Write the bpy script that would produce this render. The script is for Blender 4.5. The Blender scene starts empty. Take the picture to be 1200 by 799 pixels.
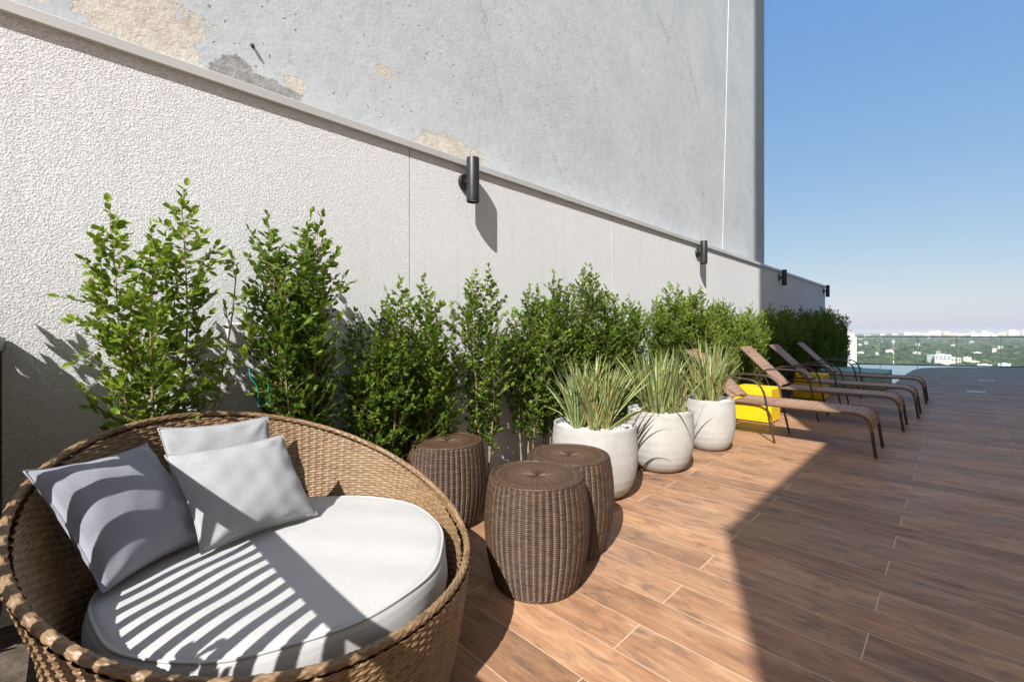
import bpy, math, random
import numpy as np
from mathutils import Vector

random.seed(7)
RNG = np.random.default_rng(11)
SC = bpy.context.scene
COL = SC.collection

# ------------------------------------------------------------------ camera
EYE = 1.2
FPX, CPX, HPX = 520.0, 600.0, 388.0           # focal length / centre / horizon measured on the 1200 px wide photograph
cam_d = bpy.data.cameras.new('camera')
cam = bpy.data.objects.new('camera', cam_d)
COL.objects.link(cam)
cam.location = (0, 0, EYE)
cam.rotation_euler = (math.radians(90), 0, math.radians(-45))
cam_d.sensor_width = 36
cam_d.lens = FPX / 1200 * 36
cam_d.shift_y = -11.5 / 1200
cam_d.clip_start = 0.05
cam_d.clip_end = 30000
SC.camera = cam

# ------------------------------------------------------------------ world, sun, exposure
KZ = 2.21
SUN_DIR = Vector((2.24, 1.0, -KZ)).normalized()      # the way the light travels
elev = math.asin(-SUN_DIR.z)
w = bpy.data.worlds.new('World')
SC.world = w
w.use_nodes = True
wt = w.node_tree
sky = wt.nodes.new('ShaderNodeTexSky')
sky.sky_type = 'NISHITA'
sky.sun_disc = False
sky.sun_elevation = elev
sky.sun_rotation = math.atan2(-SUN_DIR.x, -SUN_DIR.y)
sky.altitude = 500
sky.air_density = 1.0
sky.dust_density = 1.2
sky.ozone_density = 2.5
bg = wt.nodes['Background']
bg.inputs['Strength'].default_value = 0.15
# hazy air: each channel of the sky gets its own contrast, so the zenith stays blue and the horizon pale grey
sp = wt.nodes.new('ShaderNodeSeparateColor'); cbn = wt.nodes.new('ShaderNodeCombineColor')
wt.links.new(sky.outputs[0], sp.inputs[0])
for ch, (gm, kk) in enumerate(((.742, .575), (.490, .865), (.151, 1.80))):
    pw = wt.nodes.new('ShaderNodeMath'); pw.operation = 'POWER'; pw.inputs[1].default_value = gm
    ml = wt.nodes.new('ShaderNodeMath'); ml.operation = 'MULTIPLY'; ml.inputs[1].default_value = kk
    wt.links.new(sp.outputs[ch], pw.inputs[0]); wt.links.new(pw.outputs[0], ml.inputs[0]); wt.links.new(ml.outputs[0], cbn.inputs[ch])
wt.links.new(cbn.outputs[0], bg.inputs['Color'])
sun_d = bpy.data.lights.new('sun', 'SUN')
sun_d.energy = 3.35
sun_d.angle = math.radians(0.4)
sun_d.color = (1.0, 0.966, 0.925)
sun = bpy.data.objects.new('sun', sun_d)
COL.objects.link(sun)
sun.location = (-20, -9, 20)
sun.rotation_euler = SUN_DIR.to_track_quat('-Z', 'Y').to_euler()
SC.view_settings.view_transform = 'Standard'
SC.view_settings.look = 'None'
SC.view_settings.gamma = 1
SC.view_settings.use_curve_mapping = False
SC.view_settings.exposure = 1.15

# ------------------------------------------------------------------ measuring helpers (photo pixel -> place in the world)
def on_y(x, y, P):
    k = (x - CPX) / FPX
    X = P * (1 + k) / (1 - k)
    return X, EYE - (y - HPX) / FPX * (X + P) / 2 ** .5

def on_ground(x, y, h=0.0):
    z = FPX * (EYE - h) / (y - HPX)
    l = (x - CPX) / FPX * z
    return (z + l) / 2 ** .5, (z - l) / 2 ** .5

def at_depth(x, z):
    l = (x - CPX) / FPX * z
    return (z + l) / 2 ** .5, (z - l) / 2 ** .5

# ------------------------------------------------------------------ object helpers
def tag(o, label=None, cat=None, group=None, kind=None):
    if label: o['label'] = label
    if cat: o['category'] = cat
    if group: o['group'] = group
    if kind: o['kind'] = kind
    return o

def empty(name, loc, label, cat, group=None, rz=0):
    o = bpy.data.objects.new(name, None)
    COL.objects.link(o)
    o.empty_display_size = .1
    o.location = loc
    o.rotation_euler = (0, 0, rz)
    return tag(o, label, cat, group)

def mesh_obj(name, V, F, mat, parent=None, smooth=False, attr=None, loc=None, auto=None):
    me = bpy.data.meshes.new(name)
    if isinstance(V, np.ndarray) and isinstance(F, np.ndarray) and F.shape[1] == 4:
        me.vertices.add(len(V)); me.vertices.foreach_set('co', V.astype(np.float32).ravel())
        me.loops.add(F.size); me.loops.foreach_set('vertex_index', F.astype(np.int32).ravel())
        me.polygons.add(len(F)); me.polygons.foreach_set('loop_start', np.arange(0, F.size, 4, dtype=np.int32))
        me.update(calc_edges=True)
    else:
        V = V.tolist() if hasattr(V, 'tolist') else V
        F = F.tolist() if hasattr(F, 'tolist') else F
        me.from_pydata(V, [], F)
    if smooth:
        me.polygons.foreach_set('use_smooth', [True] * len(me.polygons))
    if attr is not None:
        a = me.attributes.new('tint', 'FLOAT', 'POINT')
        a.data.foreach_set('value', np.asarray(attr, dtype=np.float32))
    me.materials.append(mat)
    me.update()
    o = bpy.data.objects.new(name, me)
    COL.objects.link(o)
    if auto is not None:
        me.set_sharp_from_angle(angle=auto)
    if parent: o.parent = parent
    if loc: o.location = loc
    return o

class MB:
    """collects boxes, tubes, lathes into one mesh"""
    def __init__(s): s.V, s.F, s.T = [], [], []
    def add(s, V, F, t=0.0):
        b = len(s.V)
        V = V.tolist() if hasattr(V, 'tolist') else V
        s.V += [tuple(v) for v in V]
        s.F += [tuple(i + b for i in f) for f in F]
        s.T += [t] * len(V)
        return s
    def box(s, x0, x1, y0, y1, z0, z1, bev=0.0):
        if bev <= 0:
            V = [(x, y, z) for z in (z0, z1) for x, y in ((x0, y0), (x1, y0), (x1, y1), (x0, y1))]
            F = [(3, 2, 1, 0), (4, 5, 6, 7), (0, 1, 5, 4), (1, 2, 6, 5), (2, 3, 7, 6), (3, 0, 4, 7)]
            return s.add(V, F)
        b = bev
        V, F = [], []
        idx = {}
        for sx in (0, 1):
            for sy in (0, 1):
                for sz in (0, 1):
                    cx, cy, cz = (x0, x1)[sx], (y0, y1)[sy], (z0, z1)[sz]
                    dx, dy, dz = b * (1 - 2 * sx), b * (1 - 2 * sy), b * (1 - 2 * sz)
                    for a, v in enumerate(((cx, cy + dy, cz + dz), (cx + dx, cy, cz + dz), (cx + dx, cy + dy, cz))):
                        idx[(sx, sy, sz, a)] = len(V); V.append(v)
        q = lambda *k: F.append(tuple(idx[i] for i in k))
        for v in (0, 1):
            q((v, 0, 0, 0), (v, 1, 0, 0), (v, 1, 1, 0), (v, 0, 1, 0))
            q((0, v, 0, 1), (1, v, 0, 1), (1, v, 1, 1), (0, v, 1, 1))
            q((0, 0, v, 2), (1, 0, v, 2), (1, 1, v, 2), (0, 1, v, 2))
        for i in (0, 1):
            for j in (0, 1):
                q((i, j, 0, 0), (i, j, 1, 0), (i, j, 1, 1), (i, j, 0, 1))
                q((i, 0, j, 0), (i, 1, j, 0), (i, 1, j, 2), (i, 0, j, 2))
                q((0, i, j, 1), (1, i, j, 1), (1, i, j, 2), (0, i, j, 2))
                for k in (0, 1):
                    q((i, j, k, 0), (i, j, k, 1), (i, j, k, 2))
        return s.add(V, F)
    def tube(s, pts, r, n=10, cap=True, t=0.0):
        pts = [Vector(p) for p in pts]
        rr = r if hasattr(r, '__len__') else [r] * len(pts)
        V, F = [], []
        up = None
        for i, p in enumerate(pts):
            d = (pts[min(i + 1, len(pts) - 1)] - pts[max(i - 1, 0)]).normalized()
            if up is None:
                up = Vector((0, 0, 1)) if abs(d.z) < .9 else Vector((1, 0, 0))
            a = d.cross(up).normalized()
            up = a.cross(d).normalized()
            for k in range(n):
                ph = 2 * math.pi * k / n
                V.append(p + (a * math.cos(ph) + up * math.sin(ph)) * rr[i])
        for i in range(len(pts) - 1):
            for k in range(n):
                F.append((i * n + k, i * n + (k + 1) % n, (i + 1) * n + (k + 1) % n, (i + 1) * n + k))
        if cap:
            F.append(tuple(range(n - 1, -1, -1)))
            F.append(tuple((len(pts) - 1) * n + k for k in range(n)))
        return s.add(V, F, t)
    def lathe(s, prof, n=48, cx=0, cy=0, wob=None):
        V, F = [], []
        m = len(prof)
        for r, z in prof:
            for k in range(n):
                ph = 2 * math.pi * k / n
                q = r * (wob(ph, z) if wob else 1)
                V.append((cx + q * math.cos(ph), cy + q * math.sin(ph), z))
        for i in range(m - 1):
            for k in range(n):
                F.append((i * n + k, i * n + (k + 1) % n, (i + 1) * n + (k + 1) % n, (i + 1) * n + k))
        F.append(tuple(range(n - 1, -1, -1)))
        F.append(tuple((m - 1) * n + k for k in range(n)))
        return s.add(V, F)
    def build(s, name, mat, parent=None, smooth=False, auto=None, loc=None, attr=False):
        return mesh_obj(name, s.V, s.F, mat, parent, smooth, s.T if attr else None, loc, auto)

def children(o): return [c for c in bpy.data.objects if c.parent == o]

def copy_tree(o, label=None, loc=None, group=None):
    kids = {}
    for c in bpy.data.objects:
        if c.parent: kids.setdefault(c.parent.name, []).append(c)
    def rec(src, par):
        c = src.copy()
        COL.objects.link(c)
        if par: c.parent = par
        for k in kids.get(src.name, []): rec(k, c)
        return c
    r = rec(o, None)
    if label: r['label'] = label
    if group: r['group'] = group
    if loc: r.location = loc
    return r

def smooth_path(pts, n=6):
    P = [np.array(p, float) for p in pts]
    P = [2 * P[0] - P[1]] + P + [2 * P[-1] - P[-2]]
    out = []
    for i in range(1, len(P) - 2):
        for k in range(n):
            t = k / n
            a, b, c, d = P[i - 1], P[i], P[i + 1], P[i + 2]
            out.append(.5 * ((2 * b) + (-a + c) * t + (2 * a - 5 * b + 4 * c - d) * t * t + (-a + 3 * b - 3 * c + d) * t ** 3))
    out.append(P[-2])
    return out

def grid_faces(nu, nv, wrap=False):
    iu = np.arange(nu if wrap else nu - 1)
    iv = np.arange(nv - 1)
    a = (iu[:, None] * nv + iv[None, :]).ravel()
    b = (((iu + 1) % nu)[:, None] * nv + iv[None, :]).ravel()
    return np.stack([a, b, b + 1, a + 1], 1)

# ------------------------------------------------------------------ material helpers
class N:
    """tiny node-graph builder"""
    def __init__(s, name):
        s.m = bpy.data.materials.new(name)
        s.m.use_nodes = True
        s.t = s.m.node_tree
        s.p = s.t.nodes['Principled BSDF']
        s.out = s.t.nodes['Material Output']
    def _in(s, sock, v):
        if hasattr(v, 'is_output') or isinstance(v, bpy.types.NodeSocket): s.t.links.new(v, sock)
        elif isinstance(v, (tuple, list)):
            sock.default_value = (*v, 1) if len(v) == 3 and len(sock.default_value) == 4 else v
        else: sock.default_value = v
    def node(s, t, **kw):
        n = s.t.nodes.new(t)
        for k, v in kw.items(): setattr(n, k, v)
        return n
    def math(s, op, a, b=0.0, c=0.0, clamp=False):
        n = s.node('ShaderNodeMath', operation=op, use_clamp=clamp)
        for i, v in enumerate((a, b, c)): s._in(n.inputs[i], v)
        return n.outputs[0]
    def obj(s): return s.node('ShaderNodeTexCoord').outputs['Object']
    def gen(s): return s.node('ShaderNodeTexCoord').outputs['Generated']
    def pos(s): return s.node('ShaderNodeNewGeometry').outputs['Position']
    def sep(s, v):
        n = s.node('ShaderNodeSeparateXYZ'); s._in(n.inputs[0], v); return n.outputs
    def comb(s, x, y, z=0.0):
        n = s.node('ShaderNodeCombineXYZ')
        for i, v in enumerate((x, y, z)): s._in(n.inputs[i], v)
        return n.outputs[0]
    def vmul(s, v, k):
        n = s.node('ShaderNodeVectorMath', operation='MULTIPLY'); s._in(n.inputs[0], v); n.inputs[1].default_value = k; return n.outputs[0]
    def vadd(s, v, k):
        n = s.node('ShaderNodeVectorMath', operation='ADD'); s._in(n.inputs[0], v); s._in(n.inputs[1], k); return n.outputs[0]
    def noise(s, v, scale, detail=4, rough=.55, dist=0.0):
        n = s.node('ShaderNodeTexNoise'); s._in(n.inputs['Vector'], v)
        n.inputs['Scale'].default_value = scale; n.inputs['Detail'].default_value = detail
        n.inputs['Roughness'].default_value = rough; n.inputs['Distortion'].default_value = dist
        return n.outputs['Fac']
    def voro(s, v, scale, feature='F1', out='Distance'):
        n = s.node('ShaderNodeTexVoronoi', feature=feature); s._in(n.inputs['Vector'], v); n.inputs['Scale'].default_value = scale
        return n.outputs[out]
    def white(s, v):
        n = s.node('ShaderNodeTexWhiteNoise', noise_dimensions='3D'); s._in(n.inputs['Vector'], v); return n.outputs['Value']
    def ramp(s, f, stops, interp='LINEAR'):
        n = s.node('ShaderNodeValToRGB'); s._in(n.inputs[0], f)
        n.color_ramp.interpolation = interp
        e = n.color_ramp.elements
        while len(e) < len(stops): e.new(.5)
        for el, (p, c) in zip(e, stops):
            el.position = p
            el.color = (*c, 1) if hasattr(c, '__len__') else (c, c, c, 1)
        return n.outputs[0]
    def mix(s, f, a, b, blend='MIX'):
        n = s.node('ShaderNodeMix', data_type='RGBA', blend_type=blend)
        s._in(n.inputs['Factor'], f); s._in(n.inputs['A'], a); s._in(n.inputs['B'], b)
        return n.outputs['Result']
    def attr(s, name='tint'):
        return s.node('ShaderNodeAttribute', attribute_name=name).outputs['Fac']
    def bump(s, h, strength=.5, dist=.01, normal=None):
        n = s.node('ShaderNodeBump'); s._in(n.inputs['Height'], h)
        n.inputs['Strength'].default_value = strength; n.inputs['Distance'].default_value = dist
        if normal is not None: s._in(n.inputs['Normal'], normal)
        return n.outputs[0]
    def set(s, color=None, rough=None, normal=None, metal=None, spec=None, **kw):
        p = s.p.inputs
        if color is not None: s._in(p['Base Color'], color)
        if rough is not None: s._in(p['Roughness'], rough)
        if normal is not None: s._in(p['Normal'], normal)
        if metal is not None: s._in(p['Metallic'], metal)
        if spec is not None: s._in(p['Specular IOR Level'], spec)
        for k, v in kw.items(): s._in(p[k], v)
        return s.m

M = {}
def simple(name, col, rough=.5, metal=0.0, var=.12, scale=8.0, bump=0.0, bscale=60.0, spec=.5):
    n = N(name)
    o = n.pos()
    f = n.noise(o, scale, 5)
    lo = tuple(c * (1 - var) for c in col); hi = tuple(min(1, c * (1 + var)) for c in col)
    c = n.ramp(f, [(.3, lo), (.7, hi)])
    nm = n.bump(n.noise(o, bscale, 4), bump, .004) if bump else None
    rr = n.math('MULTIPLY_ADD', n.noise(o, scale * 2.3, 3), .16, rough - .08, clamp=True)
    n.set(c, rr, nm, metal, spec)
    M[name] = n.m
    return n.m

simple('charcoal_metal', (.028, .028, .03), .42, .3)
simple('brown_tube', (.062, .04, .029), .42, .2)
simple('coping_metal', (.60, .60, .585), .45, .2, .06, 3)
simple('steel', (.5, .5, .5), .35, .9)
simple('white_plastic', (.72, .71, .69), .4)
simple('dark_hole', (.02, .02, .02), .6)
simple('bark', (.30, .215, .14), .85, 0, .3, 30, .5, 120)
simple('soil', (.10, .075, .055), .95, 0, .5, 20, 1.0, 60)
simple('pebble', (.72, .69, .65), .7, 0, .2, 90)
simple('twine', (.0, .42, .30), .5)
simple('city_white', (.78, .75, .71), .8, 0, .05, .05)
simple('city_cream', (.66, .58, .48), .8, 0, .08, .05)
simple('city_grey', (.42, .43, .44), .8, 0, .08, .05)
simple('city_pink', (.70, .62, .57), .8, 0, .08, .05)
simple('city_roof', (.42, .24, .17), .85, 0, .2, .1)
simple('city_window', (.08, .09, .1), .3)
simple('slab_wall', (.84, .74, .64), .85, 0, .06, .5)

# deck of wood-look planks laid across, half-lapped
def deck_material():
    n = N('deck_planks')
    x, y, z = n.sep(n.obj())
    px = n.math('DIVIDE', n.math('SUBTRACT', x, 1.458), .198)
    ix = n.math('FLOOR', px)
    fx = n.math('FRACT', px)
    par = n.math('FLOORED_MODULO', ix, 2.0)
    # lap drifts a little from row to row
    py = n.math('DIVIDE', n.math('SUBTRACT', y, n.math('MULTIPLY_ADD', par, -.67, .915)), 1.34)
    jy = n.math('FLOOR', py)
    fy = n.math('FRACT', py)
    ex = n.math('MULTIPLY', n.math('MINIMUM', fx, n.math('SUBTRACT', 1.0, fx)), .198)
    ey = n.math('MULTIPLY', n.math('MINIMUM', fy, n.math('SUBTRACT', 1.0, fy)), 1.34)
    grout = n.math('MAXIMUM', n.math('LESS_THAN', ex, .0016), n.math('LESS_THAN', ey, .0020))
    r1 = n.white(n.comb(ix, jy, 3.1))
    r2 = n.white(n.comb(ix, jy, 8.7))
    v = n.comb(n.math('MULTIPLY_ADD', r1, 31.0, x), n.math('MULTIPLY_ADD', r2, 47.0, y), n.math('MULTIPLY', r1, 9.0))
    warp = n.noise(n.vmul(v, (7, 1.6, 1)), 1.0, 3)
    vw = n.vadd(v, n.comb(n.math('MULTIPLY', warp, .045), 0.0, 0.0))
    grain = n.noise(n.vmul(vw, (58, 5.0, 1)), 1.0, 6, .65)
    fine = n.noise(n.vmul(vw, (190, 15, 1)), 1.0, 4, .6)
    broad = n.noise(n.vmul(v, (8, 2.2, 1)), 1.0, 5, .6, .6)
    smudge = n.noise(n.vmul(v, (13, 5.0, 1)), 1.0, 5, .62, .8)
    base = n.ramp(broad, [(.22, (.27, .130, .066)), (.42, (.40, .212, .112)), (.58, (.49, .280, .155)), (.8, (.58, .37, .215))])
    base = n.mix(n.ramp(grain, [(.32, .55), (.60, 0.0)]), base, (.20, .095, .050))
    base = n.mix(n.ramp(smudge, [(.50, 0.0), (.68, .80)]), base, (.165, .105, .076))
    base = n.mix(n.ramp(fine, [(.3, .25), (.5, 0.0)]), base, (.15, .07, .04))
    knot = n.voro(n.vmul(v, (5.0, 1.6, 1)), 1.0)
    base = n.mix(n.ramp(n.math('ADD', knot, n.math('MULTIPLY_ADD', fine, .10, -.05)), [(.03, .8), (.14, 0.0)]), base, (.10, .055, .035))
    tone = n.math('MULTIPLY_ADD', r2, .46, .76)
    tn = n.node('ShaderNodeVectorMath', operation='SCALE'); n._in(tn.inputs[0], base); n._in(tn.inputs['Scale'], tone)
    base = tn.outputs[0]
    greyer = n.mix(n.math('MULTIPLY', r1, .22), base, (.235, .165, .12))
    dust = n.noise(n.obj(), 1.1, 5, .6)
    greyer = n.mix(n.ramp(dust, [(.5, 0.0), (.75, .16)]), greyer, (.40, .32, .25))
    col = n.mix(grout, greyer, (.62, .48, .35))
    h = n.math('MULTIPLY_ADD', grain, .5, n.math('MULTIPLY', fine, .35))
    h = n.math('SUBTRACT', h, n.math('MULTIPLY', grout, 1.2))
    rough = n.ramp(n.noise(n.obj(), 2.3, 5, .6), [(.3, .46), (.7, .62)])
    return n.set(col, rough, n.bump(h, .28, .0022), spec=.32)
M['deck'] = deck_material()

def stucco_material():
    n = N('textured_render')
    o = n.pos()
    w1 = n.noise(o, 16, 2, .5)
    ov = n.vadd(o, n.comb(n.math('MULTIPLY', w1, .02), 0.0, n.math('MULTIPLY', w1, .02)))
    a = n.noise(ov, 122, 4, .62, .1)
    b = n.voro(ov, 150, 'SMOOTH_F1')
    c = n.noise(o, 260, 3)
    b1 = n.voro(ov, 100)
    h = n.ramp(b1, [(.08, 1.0), (.62, 0.0)], 'EASE')
    h = n.math('MULTIPLY_ADD', n.ramp(a, [(.36, 0.0), (.52, 1.0)], 'EASE'), .85, n.math('MULTIPLY', h, .28))
    h = n.math('MULTIPLY_ADD', c, .12, h)
    tone = n.noise(o, .9, 5, .6)
    col = n.ramp(tone, [(.3, (.79, .797, .812)), (.7, (.835, .842, .857))])
    x, y, z = n.sep(o)
    streak = n.noise(n.vmul(o, (9, 9, .55)), 1.0, 4, .6)
    col = n.mix(n.ramp(streak, [(.56, 0.0), (.82, .20)]), col, (.46, .44, .42))
    splash = n.math('MULTIPLY', n.ramp(z, [(.02, 1.0), (.35, 0.0)]), n.noise(o, 7, 4))
    col = n.mix(n.math('MULTIPLY', splash, .5), col, (.36, .32, .28))
    return n.set(col, .9, n.bump(h, .72, .0056), spec=.25)
M['stucco'] = stucco_material()

def concrete_material():
    n = N('old_painted_plaster')
    o = n.pos()
    x, y, z = n.sep(o)
    P = 3.02
    rag = n.math('MULTIPLY_ADD', n.noise(o, 6.5, 8, .72), 1.9, -.95)
    rag2 = n.math('MULTIPLY_ADD', n.noise(o, 26, 4, .6), .4, -.2)
    rg = n.math('ADD', rag, rag2)
    def patch(px0, px1, py0, py1):
        xa, za = on_y(px0, py0, P); xb, zb = on_y(px1, py1, P)
        cx, cz, rx, rz = (xa + xb) / 2, (za + zb) / 2, abs(xb - xa) / 2, abs(zb - za) / 2
        dx = n.math('DIVIDE', n.math('SUBTRACT', x, cx), rx)
        dz = n.math('DIVIDE', n.math('SUBTRACT', z, cz), rz)
        d = n.math('SQRT', n.math('ADD', n.math('MULTIPLY', dx, dx), n.math('MULTIPLY', dz, dz)))
        d = n.math('ADD', d, rg)
        return n.ramp(d, [(.86, 1.0), (.90, 0.0)])
    def union(ls):
        r = ls[0]
        for q in ls[1:]: r = n.math('MAXIMUM', r, q)
        return r
    bare = union([patch(60, 250, -75, 100), patch(150, 246, 10, 100), patch(478, 566, 136, 215), patch(440, 462, 72, 96), patch(332, 360, 84, 112), patch(18, 60, -30, 10)])
    grey = union([patch(232, 352, 60, 130), patch(250, 300, 55, 100)])
    blot = n.noise(o, 1.3, 6, .62)
    fine = n.noise(o, 9, 6, .65)
    fine2 = n.noise(o, 34, 5, .65)
    col = n.ramp(blot, [(.28, (.47, .505, .535)), (.5, (.55, .58, .605)), (.72, (.605, .62, .635))])
    col = n.mix(n.ramp(fine, [(.35, .45), (.55, 0.0)]), col, (.43, .46, .485))
    col = n.mix(n.ramp(fine2, [(.56, 0.0), (.70, .40)]), col, (.62, .625, .615))
    run = n.noise(n.vmul(o, (3.2, 3.2, .22)), 1.0, 5, .6)
    col = n.mix(n.ramp(run, [(.55, 0.0), (.75, .25)]), col, (.50, .49, .455))
    pits = n.voro(n.vadd(o, n.comb(n.math('MULTIPLY', fine, .06), 0.0, n.math('MULTIPLY', fine2, .05))), 17)
    pm = n.math('MULTIPLY', n.ramp(pits, [(.08, 1.0), (.16, 0.0)]), n.ramp(n.noise(o, 2.2, 4), [(.44, 0.0), (.56, 1.0)]))
    col = n.mix(n.math('MULTIPLY', pm, .7), col, (.21, .195, .175))
    # hairline cracks
    cv = n.vadd(n.vmul(o, (1, 1, .35)), n.comb(n.math('MULTIPLY', fine, .35), 0.0, n.math('MULTIPLY', fine2, .1)))
    ck = n.voro(cv, .62, 'DISTANCE_TO_EDGE')
    cm = n.math('MULTIPLY', n.ramp(ck, [(.0015, 1.0), (.006, 0.0)]), n.ramp(n.noise(o, .8, 3), [(.5, 0.0), (.66, .38)]))
    col = n.mix(cm, col, (.24, .24, .24))
    gcol = n.ramp(n.noise(o, 18, 6, .7), [(.3, (.22, .22, .215)), (.7, (.44, .435, .42))])
    col = n.mix(grey, col, gcol)
    bcol = n.ramp(n.noise(o, 11, 6, .66), [(.28, (.50, .445, .375)), (.5, (.63, .575, .50)), (.75, (.71, .67, .61))])
    col = n.mix(bare, col, bcol)
    h = n.math('ADD', n.math('MULTIPLY', fine, .5), n.math('MULTIPLY', fine2, .35))
    h = n.math('SUBTRACT', h, n.math('MULTIPLY', pm, .8))
    h = n.math('SUBTRACT', h, n.math('MULTIPLY', cm, .6))
    rough_h = n.math('MULTIPLY', n.noise(o, 30, 6, .7), 1.3)
    bg_ = n.math('MAXIMUM', bare, grey)
    h = n.math('ADD', n.math('MULTIPLY', h, n.math('SUBTRACT', 1.0, bg_)), n.math('MULTIPLY', bg_, n.math('SUBTRACT', rough_h, 1.3)))
    return n.set(col, .88, n.bump(h, .6, .011), spec=.25)
M['concrete'] = concrete_material()

def wicker(name, dark, mid, light, rough):
    n = N(name)
    t = n.attr()
    o = n.pos()
    f = n.math('ADD', n.math('MULTIPLY', t, .8), n.math('MULTIPLY', n.noise(o, 40, 4), .3))
    c = n.ramp(f, [(.12, dark), (.5, mid), (.95, light)])
    r = n.math('MULTIPLY_ADD', n.noise(o, 90, 3), .2, rough - .1)
    n.set(c, r, n.bump(n.noise(o, 420, 3), .15, .0006), spec=.5)
    M[name] = n.m
wicker('honey_wicker', (.125, .074, .036), (.222, .139, .071), (.30, .195, .108), .45)
wicker('brown_wicker', (.052, .028, .016), (.072, .040, .023), (.098, .056, .033), .42)
wicker('yellow_wicker', (.72, .465, .005), (.78, .505, .006), (.83, .545, .008), .45)
wicker('green_wicker', (.17, .32, .24), (.24, .42, .315), (.30, .49, .38), .45)
wicker('sling_weave', (.15, .082, .048), (.33, .195, .122), (.40, .245, .16), .55)

def leaf_mat(name, dark, mid, light, rough=.38, trans=.35):
    n = N(name)
    t = n.attr()
    o = n.pos()
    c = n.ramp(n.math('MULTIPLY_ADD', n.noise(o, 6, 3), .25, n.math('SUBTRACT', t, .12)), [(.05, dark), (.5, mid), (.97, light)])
    n.set(c, rough, spec=.3)
    tr = n.node('ShaderNodeBsdfTranslucent')
    tc = n.mix(.55, c, (.20, .30, .02))
    n._in(tr.inputs['Color'], tc)
    mx = n.node('ShaderNodeMixShader'); mx.inputs[0].default_value = trans
    n.t.links.new(n.p.outputs[0], mx.inputs[1]); n.t.links.new(tr.outputs[0], mx.inputs[2])
    n.t.links.new(mx.outputs[0], n.out.inputs['Surface'])
    M[name] = n.m
leaf_mat('shrub_leaf', (.026, .066, .007), (.085, .172, .016), (.25, .35, .036), .45, .38)
leaf_mat('woodland', (.020, .036, .012), (.058, .080, .026), (.155, .155, .055), .8, .1)

def strap_mat():
    n = N('strap_leaf')
    t = n.attr()                  # 0..1 across the blade + per-blade offset in the integer part
    fr = n.math('FRACT', t)
    blade = n.math('FLOOR', t)
    rnd = n.white(n.comb(blade, 1.0, 2.0))
    edge = n.math('ABSOLUTE', n.math('SUBTRACT', fr, .5))
    green = n.ramp(rnd, [(.0, (.065, .145, .035)), (.5, (.12, .22, .045)), (.82, (.24, .27, .05)), (1.0, (.34, .22, .07))])
    cream = n.ramp(rnd, [(0, (.46, .50, .24)), (1.0, (.56, .51, .24))])
    c = n.mix(n.ramp(edge, [(.22, 0.0), (.30, .85)]), green, cream)
    n.set(c, .45)
    tr = n.node('ShaderNodeBsdfTranslucent'); n._in(tr.inputs['Color'], c)
    mx = n.node('ShaderNodeMixShader'); mx.inputs[0].default_value = .25
    n.t.links.new(n.p.outputs[0], mx.inputs[1]); n.t.links.new(tr.outputs[0], mx.inputs[2])
    n.t.links.new(mx.outputs[0], n.out.inputs['Surface'])
    M['strap_leaf'] = n.m
strap_mat()

def fabric(name, a, b, stripes=False, wr=.10):
    n = N(name)
    o = n.obj()
    f = n.noise(n.vmul(o, (1, 1, 1)), 9, 5, .6)
    c = n.ramp(f, [(.3, a), (.7, b)])
    thread = n.noise(o, 330, 3, .6)
    h = n.math('MULTIPLY', thread, .5)
    if stripes:
        u = n.attr()
        s = n.math('SINE', n.math('MULTIPLY', u, 2 * math.pi * 62))
        s2 = n.math('MULTIPLY_ADD', s, .5, .5)
        c = n.mix(n.math('MULTIPLY', s2, .28), c, tuple(q * .45 for q in a))
        h = n.math('ADD', h, n.math('MULTIPLY', s2, .4))
    nm = n.bump(h, .25, .0015)
    hz_ = n.noise(n.vmul(o, (1, 1, 2.2)), 95, 5, .7)
    c = n.mix(n.ramp(hz_, [(.35, .30), (.55, 0.0)]), c, tuple(q * .72 for q in a))
    n.set(c, .9, nm, spec=.2)
    n.p.inputs['Sheen Weight'].default_value = .15
    M[name] = n.m
fabric('white_canvas', (.465, .462, .457), (.495, .493, .487), wr=.12)
fabric('pale_grey_linen', (.345, .35, .365), (.395, .40, .41))
fabric('blue_grey_stripe', (.295, .30, .345), (.345, .35, .395), True)

def pot_mat():
    n = N('limewashed_pot')
    o = n.pos()
    x, y, z = n.sep(o)
    bands = n.noise(n.comb(n.math('MULTIPLY', x, 1.2), n.math('MULTIPLY', y, 1.2), n.math('MULTIPLY', z, 26)), 1.0, 5, .6)
    blot = n.noise(o, 6, 6, .65)
    c = n.ramp(blot, [(.25, (.37, .36, .335)), (.5, (.44, .432, .41)), (.8, (.51, .505, .49))])
    c = n.mix(n.ramp(bands, [(.5, 0.0), (.75, .35)]), c, (.52, .48, .42))
    c = n.mix(n.ramp(n.noise(o, 19, 6, .7), [(.62, 0.0), (.75, .5)]), c, (.46, .42, .37))
    foot = n.math('MULTIPLY', n.ramp(z, [(.0, 1.0), (.09, 0.0)]), n.noise(o, 12, 5))
    c = n.mix(n.math('MULTIPLY', foot, .8), c, (.34, .27, .20))
    h = n.math('ADD', n.math('MULTIPLY', bands, .8), n.math('MULTIPLY', n.noise(o, 60, 5), .25))
    M['pot'] = n.set(c, .75, n.bump(h, .3, .004), spec=.3)
pot_mat()

def water_mat():
    n = N('pool_water')
    o = n.pos()
    h = n.noise(n.vmul(o, (1, 1, 1)), 3.0, 3)
    n.set((.56, .78, .78), .03, n.bump(h, .02, .01), **{'IOR': 1.33})
    M['water'] = n.m
water_mat()

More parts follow.
